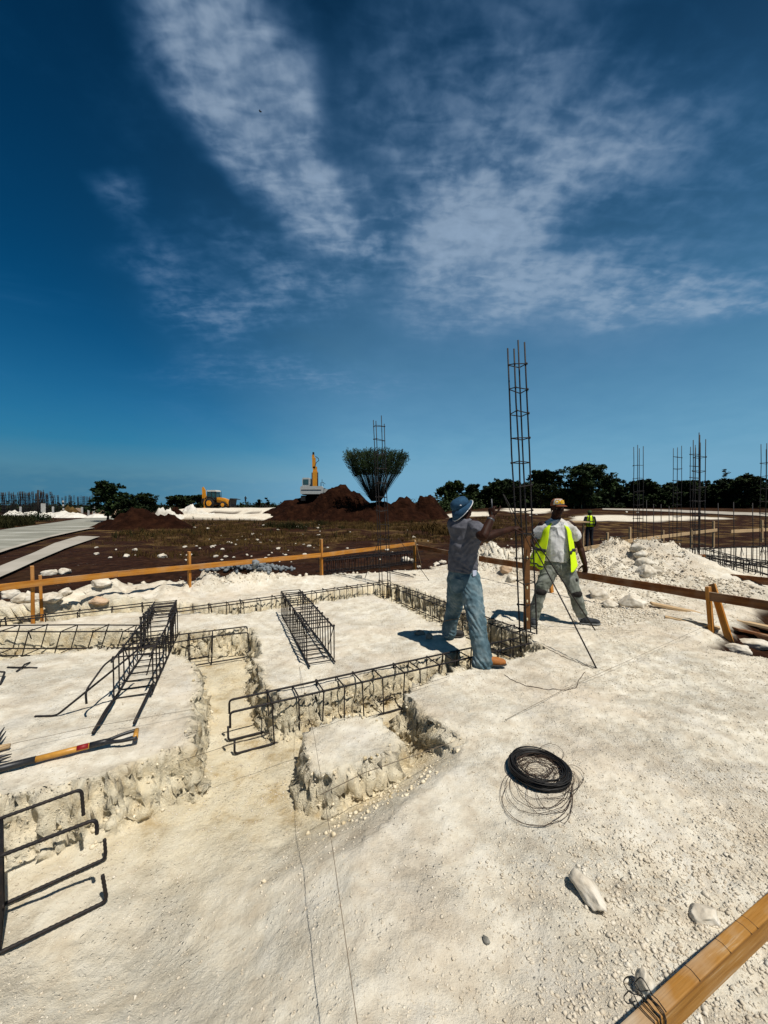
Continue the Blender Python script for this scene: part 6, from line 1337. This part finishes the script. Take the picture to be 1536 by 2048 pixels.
    fs = []
    for k in range(len(lev) - 1):
        for i in range(cols):
            w_ = math.degrees(open_ + (2 * math.pi - 2 * open_) * (i + .5) / cols); side = min(abs(w_ - 90), abs(w_ - 270))
            if side < 24 and 5 <= k <= 8: continue
            fs.append((k * (cols + 1) + i, k * (cols + 1) + i + 1, (k + 1) * (cols + 1) + i + 1, (k + 1) * (cols + 1) + i))
    mb = MB(); mb.add(vs, fs); v = build(mb, 'vest', M['vest'], root, True); sm = v.modifiers.new('s', 'SOLIDIFY'); sm.thickness = .006; sb = v.modifiers.new('b', 'SUBSURF'); sb.levels = 1; sb.render_levels = 1
    for k0, k1 in ((3.05, 3.55),):
        mb = MB(); rows = []
        for kk in (k0, k1):
            k = int(kk); f = kk - k; rows.append([Vector(vs[k * (cols + 1) + i]).lerp(Vector(vs[(k + 1) * (cols + 1) + i]), f) for i in range(cols + 1)])
        off = lambda p: p + (p - Vector((sh.x, sh.y, p.z))).normalized() * .008
        mb.add([off(p) for r in rows for p in r], [(i, i + 1, cols + 2 + i, cols + 1 + i) for i in range(cols)]); o = build(mb, 'band', M['band'], v, True); sm = o.modifiers.new('s', 'SOLIDIFY'); sm.thickness = .004
    rows = []
    mb = MB()
    for kk in (.55, .85):
        rows.append([off(Vector(vs[i]).lerp(Vector(vs[(cols + 1) + i]), kk)) for i in range(13)])
    mb.add([p for r in rows for p in r], [(i, i + 1, 14 + i, 13 + i) for i in range(12)]); o = build(mb, 'band', M['band'], v, True); sm = o.modifiers.new('s', 'SOLIDIFY'); sm.thickness = .004
    # cap, peak turned to his right, with raised letters on the front panel
    f2 = (Fv + Vector((.04, 0, .05))).normalized(); u2 = U - f2 * f2.z; u2.normalize(); s2 = f2.cross(u2); h0 = hd + u2 * .05
    c = MB(); c.rings([ell(h0 - u2 * .01, s2, f2, .092, .112), ell(h0 + u2 * .03, s2, f2, .091, .110), ell(h0 + u2 * .065, s2, f2, .078, .095), ell(h0 + u2 * .088, s2, f2, .05, .06), ell(h0 + u2 * .094, s2, f2, .01, .01)])
    cap = build(c, 'cap', M['capbrown'], root, True)
    pn = MB(); vs2 = []
    for k, (dz, a_, b_) in enumerate(((0, .0935, .1135), (.03, .0925, .1115), (.062, .0805, .0975), (.082, .058, .07))):
        for i in range(9):
            w_ = R(-52 + 104 * i / 8); vs2.append(h0 + u2 * dz + s2 * a_ * math.sin(w_) + f2 * b_ * math.cos(w_))
    pn.add(vs2, [(k * 9 + i, k * 9 + i + 1, (k + 1) * 9 + i + 1, (k + 1) * 9 + i) for k in range(3) for i in range(8)]); o = build(pn, 'front_panel', M['capwhite'], cap, True); sm = o.modifiers.new('s', 'SOLIDIFY'); sm.thickness = .003; sm.offset = 1
    pk_ = MB(); n = 12; vs3 = []; pd = (f2 * .93 - s2 * .36).normalized(); px_ = u2.cross(pd)
    for k, (rr_, dz) in enumerate(((.0, -.004), (.5, -.010), (1.0, -.024))):
        for i in range(n + 1):
            w_ = R(-62 + 124 * i / n); base_ = h0 - u2 * .006 + (px_ * .088 * math.sin(w_) + pd * .104 * math.cos(w_)); vs3.append(base_ + pd * .062 * rr_ * math.cos(w_ * .9) + px_ * .010 * rr_ * math.sin(w_) + u2 * dz)
    pk_.add(vs3, [(k * (n + 1) + i, k * (n + 1) + i + 1, (k + 1) * (n + 1) + i + 1, (k + 1) * (n + 1) + i) for k in range(2) for i in range(n)]); o = build(pk_, 'peak', M['capbrown'], cap, True); sm = o.modifiers.new('s', 'SOLIDIFY'); sm.thickness = .004
    for i, chh in enumerate('CMB'):
        w_ = R((22, -3, -28)[i]) ; fc = bpy.data.curves.new('letter', 'FONT'); fc.body = chh; fc.size = .070; fc.extrude = .003; fc.align_x = 'CENTER'; fc.align_y = 'CENTER'; fc.offset = .0016
        oc = bpy.data.objects.new('t', fc); COL.objects.link(oc); dg = bpy.context.evaluated_depsgraph_get(); dg.update(); me = bpy.data.meshes.new_from_object(oc.evaluated_get(dg)); bpy.data.objects.remove(oc)
        me.materials.clear(); lo = link_mesh('letter', me, M['capyellow'], cap)
        nn = (s2 * math.sin(w_) * 1.0 + f2 * math.cos(w_)).normalized(); pos = h0 + u2 * .034 + s2 * .099 * math.sin(w_) + f2 * .120 * math.cos(w_); xx = u2.cross(nn).normalized(); mm = Matrix((xx, u2, nn)).transposed().to_4x4(); mm.translation = pos - ORG[root.name]; lo.matrix_local = mm
man_vest()
# -- far worker in a hi-vis vest, back to the camera
def far_man():
    c = Q(1180, 1010, 17.8); zg = Hz(c.x, c.y); U = Vector((0, 0, 1)); S = Vector((1, 0, 0)); Fv = Vector((0, 1, 0)); sc = (Q(1180, 1021, 17.8).z - zg) / 1.74; B = Vector((c.x, c.y, zg))
    root = thing('person', B, 'far person in yellow vest and dark clothes, back turned, standing at the timber bench', 'person'); P_ = lambda x, y, z: B + Vector((x, y, z)) * sc
    b = MB()
    b.rings([ell(P_(0, 0, .84), S, Fv, .15 * sc, .11 * sc), ell(P_(0, 0, 1.0), S, Fv, .16 * sc, .11 * sc), ell(P_(0, 0, 1.25), S, Fv, .18 * sc, .12 * sc), ell(P_(0, 0, 1.42), S, Fv, .19 * sc, .11 * sc), ell(P_(0, 0, 1.5), S, Fv, .08 * sc, .07 * sc)])
    limb(b, [P_(0, 0, 1.45), P_(0, .02, 1.55)], [.06 * sc, .055 * sc]); head(b, P_(0, .03, 1.62), Fv, U, sc)
    for q in (-1, 1):
        limb(b, [P_(.09 * q, 0, .9), P_(.10 * q, .03, .5), P_(.12 * q, 0, .06)], [.095 * sc, .075 * sc, .055 * sc]); limb(b, [P_(.2 * q, 0, 1.4), P_(.27 * q, .02, 1.12), P_(.24 * q, .16, .95)], [.065 * sc, .055 * sc, .04 * sc])
        hand(b, P_(.24 * q, .17, .94), Vector((0, .6, -.6)), Vector((-q, 0, -.3)), .5, sc, q); 
    solidify(b, 'body', M['darkcloth'], root, .012, 2)
    v = MB(); v.rings([ell(P_(0, 0, .98), S, Fv, .185 * sc, .145 * sc), ell(P_(0, 0, 1.2), S, Fv, .195 * sc, .145 * sc), ell(P_(0, 0, 1.4), S, Fv, .17 * sc, .13 * sc), ell(P_(0, 0, 1.5), S, Fv, .13 * sc, .10 * sc)]); o = build(v, 'vest', M['vest'], root, True)
    for z in (1.08, 1.22): m_ = MB(); m_.rings([ell(P_(0, 0, z), S, Fv, .199 * sc, .151 * sc), ell(P_(0, 0, z + .035), S, Fv, .199 * sc, .151 * sc)]); build(m_, 'band', M['band'], o, True)
    for x in (-.09, .09): build(MB().tube([P_(x, -.152, 1.0), P_(x, -.153, 1.2), P_(x * .9, -.14, 1.4), P_(x * .8, -.105, 1.5)], .018 * sc, 5), 'band', M['band'], o, True)
    h = MB(); h.rings([ell(P_(0, .02, 1.64), S, Fv, .12 * sc, .13 * sc), ell(P_(0, .02, 1.66), S, Fv, .09 * sc, .10 * sc), ell(P_(0, .02, 1.73), S, Fv, .08 * sc, .09 * sc), ell(P_(0, .02, 1.76), S, Fv, .03 * sc, .03 * sc)]); build(h, 'hat', M['leaf2'], root, True)
    for q in (-1, 1): shoe('shoe', P_(.12 * q, -.06, 0), P_(.14 * q, .2, 0), M['bootdark'], M['sole'], root, .05)
far_man()
def tiny_man():
    c = Q(491, 1010, 96); z1 = Q(491, 992, 96).z; zg = z1 - 1.72; B = Vector((c.x, c.y, zg)); U = Vector((0, 0, 1)); S = Vector((.6, .8, 0)); Fv = Vector((.8, -.6, 0)); P_ = lambda x, y, z: B + S * x + Fv * y + U * z
    b = MB(); b.rings([ell(P_(0, 0, .84), S, Fv, .17, .13), ell(P_(0, 0, 1.25), S, Fv, .2, .14), ell(P_(0, 0, 1.42), S, Fv, .2, .13), ell(P_(0, 0, 1.5), S, Fv, .08, .07)]); limb(b, [P_(0, 0, 1.45), P_(0, 0, 1.55)], [.065, .06]); head(b, P_(0, .02, 1.61), Fv, U)
    for q in (-1, 1): limb(b, [P_(.1 * q, 0, .9), P_(.11 * q, .03, .5), P_(.12 * q, 0, .05)], [.11, .085, .07]); limb(b, [P_(.2 * q, 0, 1.4), P_(.27 * q, .08, 1.12), P_(.2 * q, .33, 1.05)], [.075, .06, .05]); hand(b, P_(.2 * q, .35, 1.05), Fv, -U, .4, 1, -q)
    root = thing('person', B, 'tiny far dark figure standing on the skyline between the backhoe and the excavator', 'person'); solidify(b, 'body', M['darkcloth'], root, .02, 1)
tiny_man()
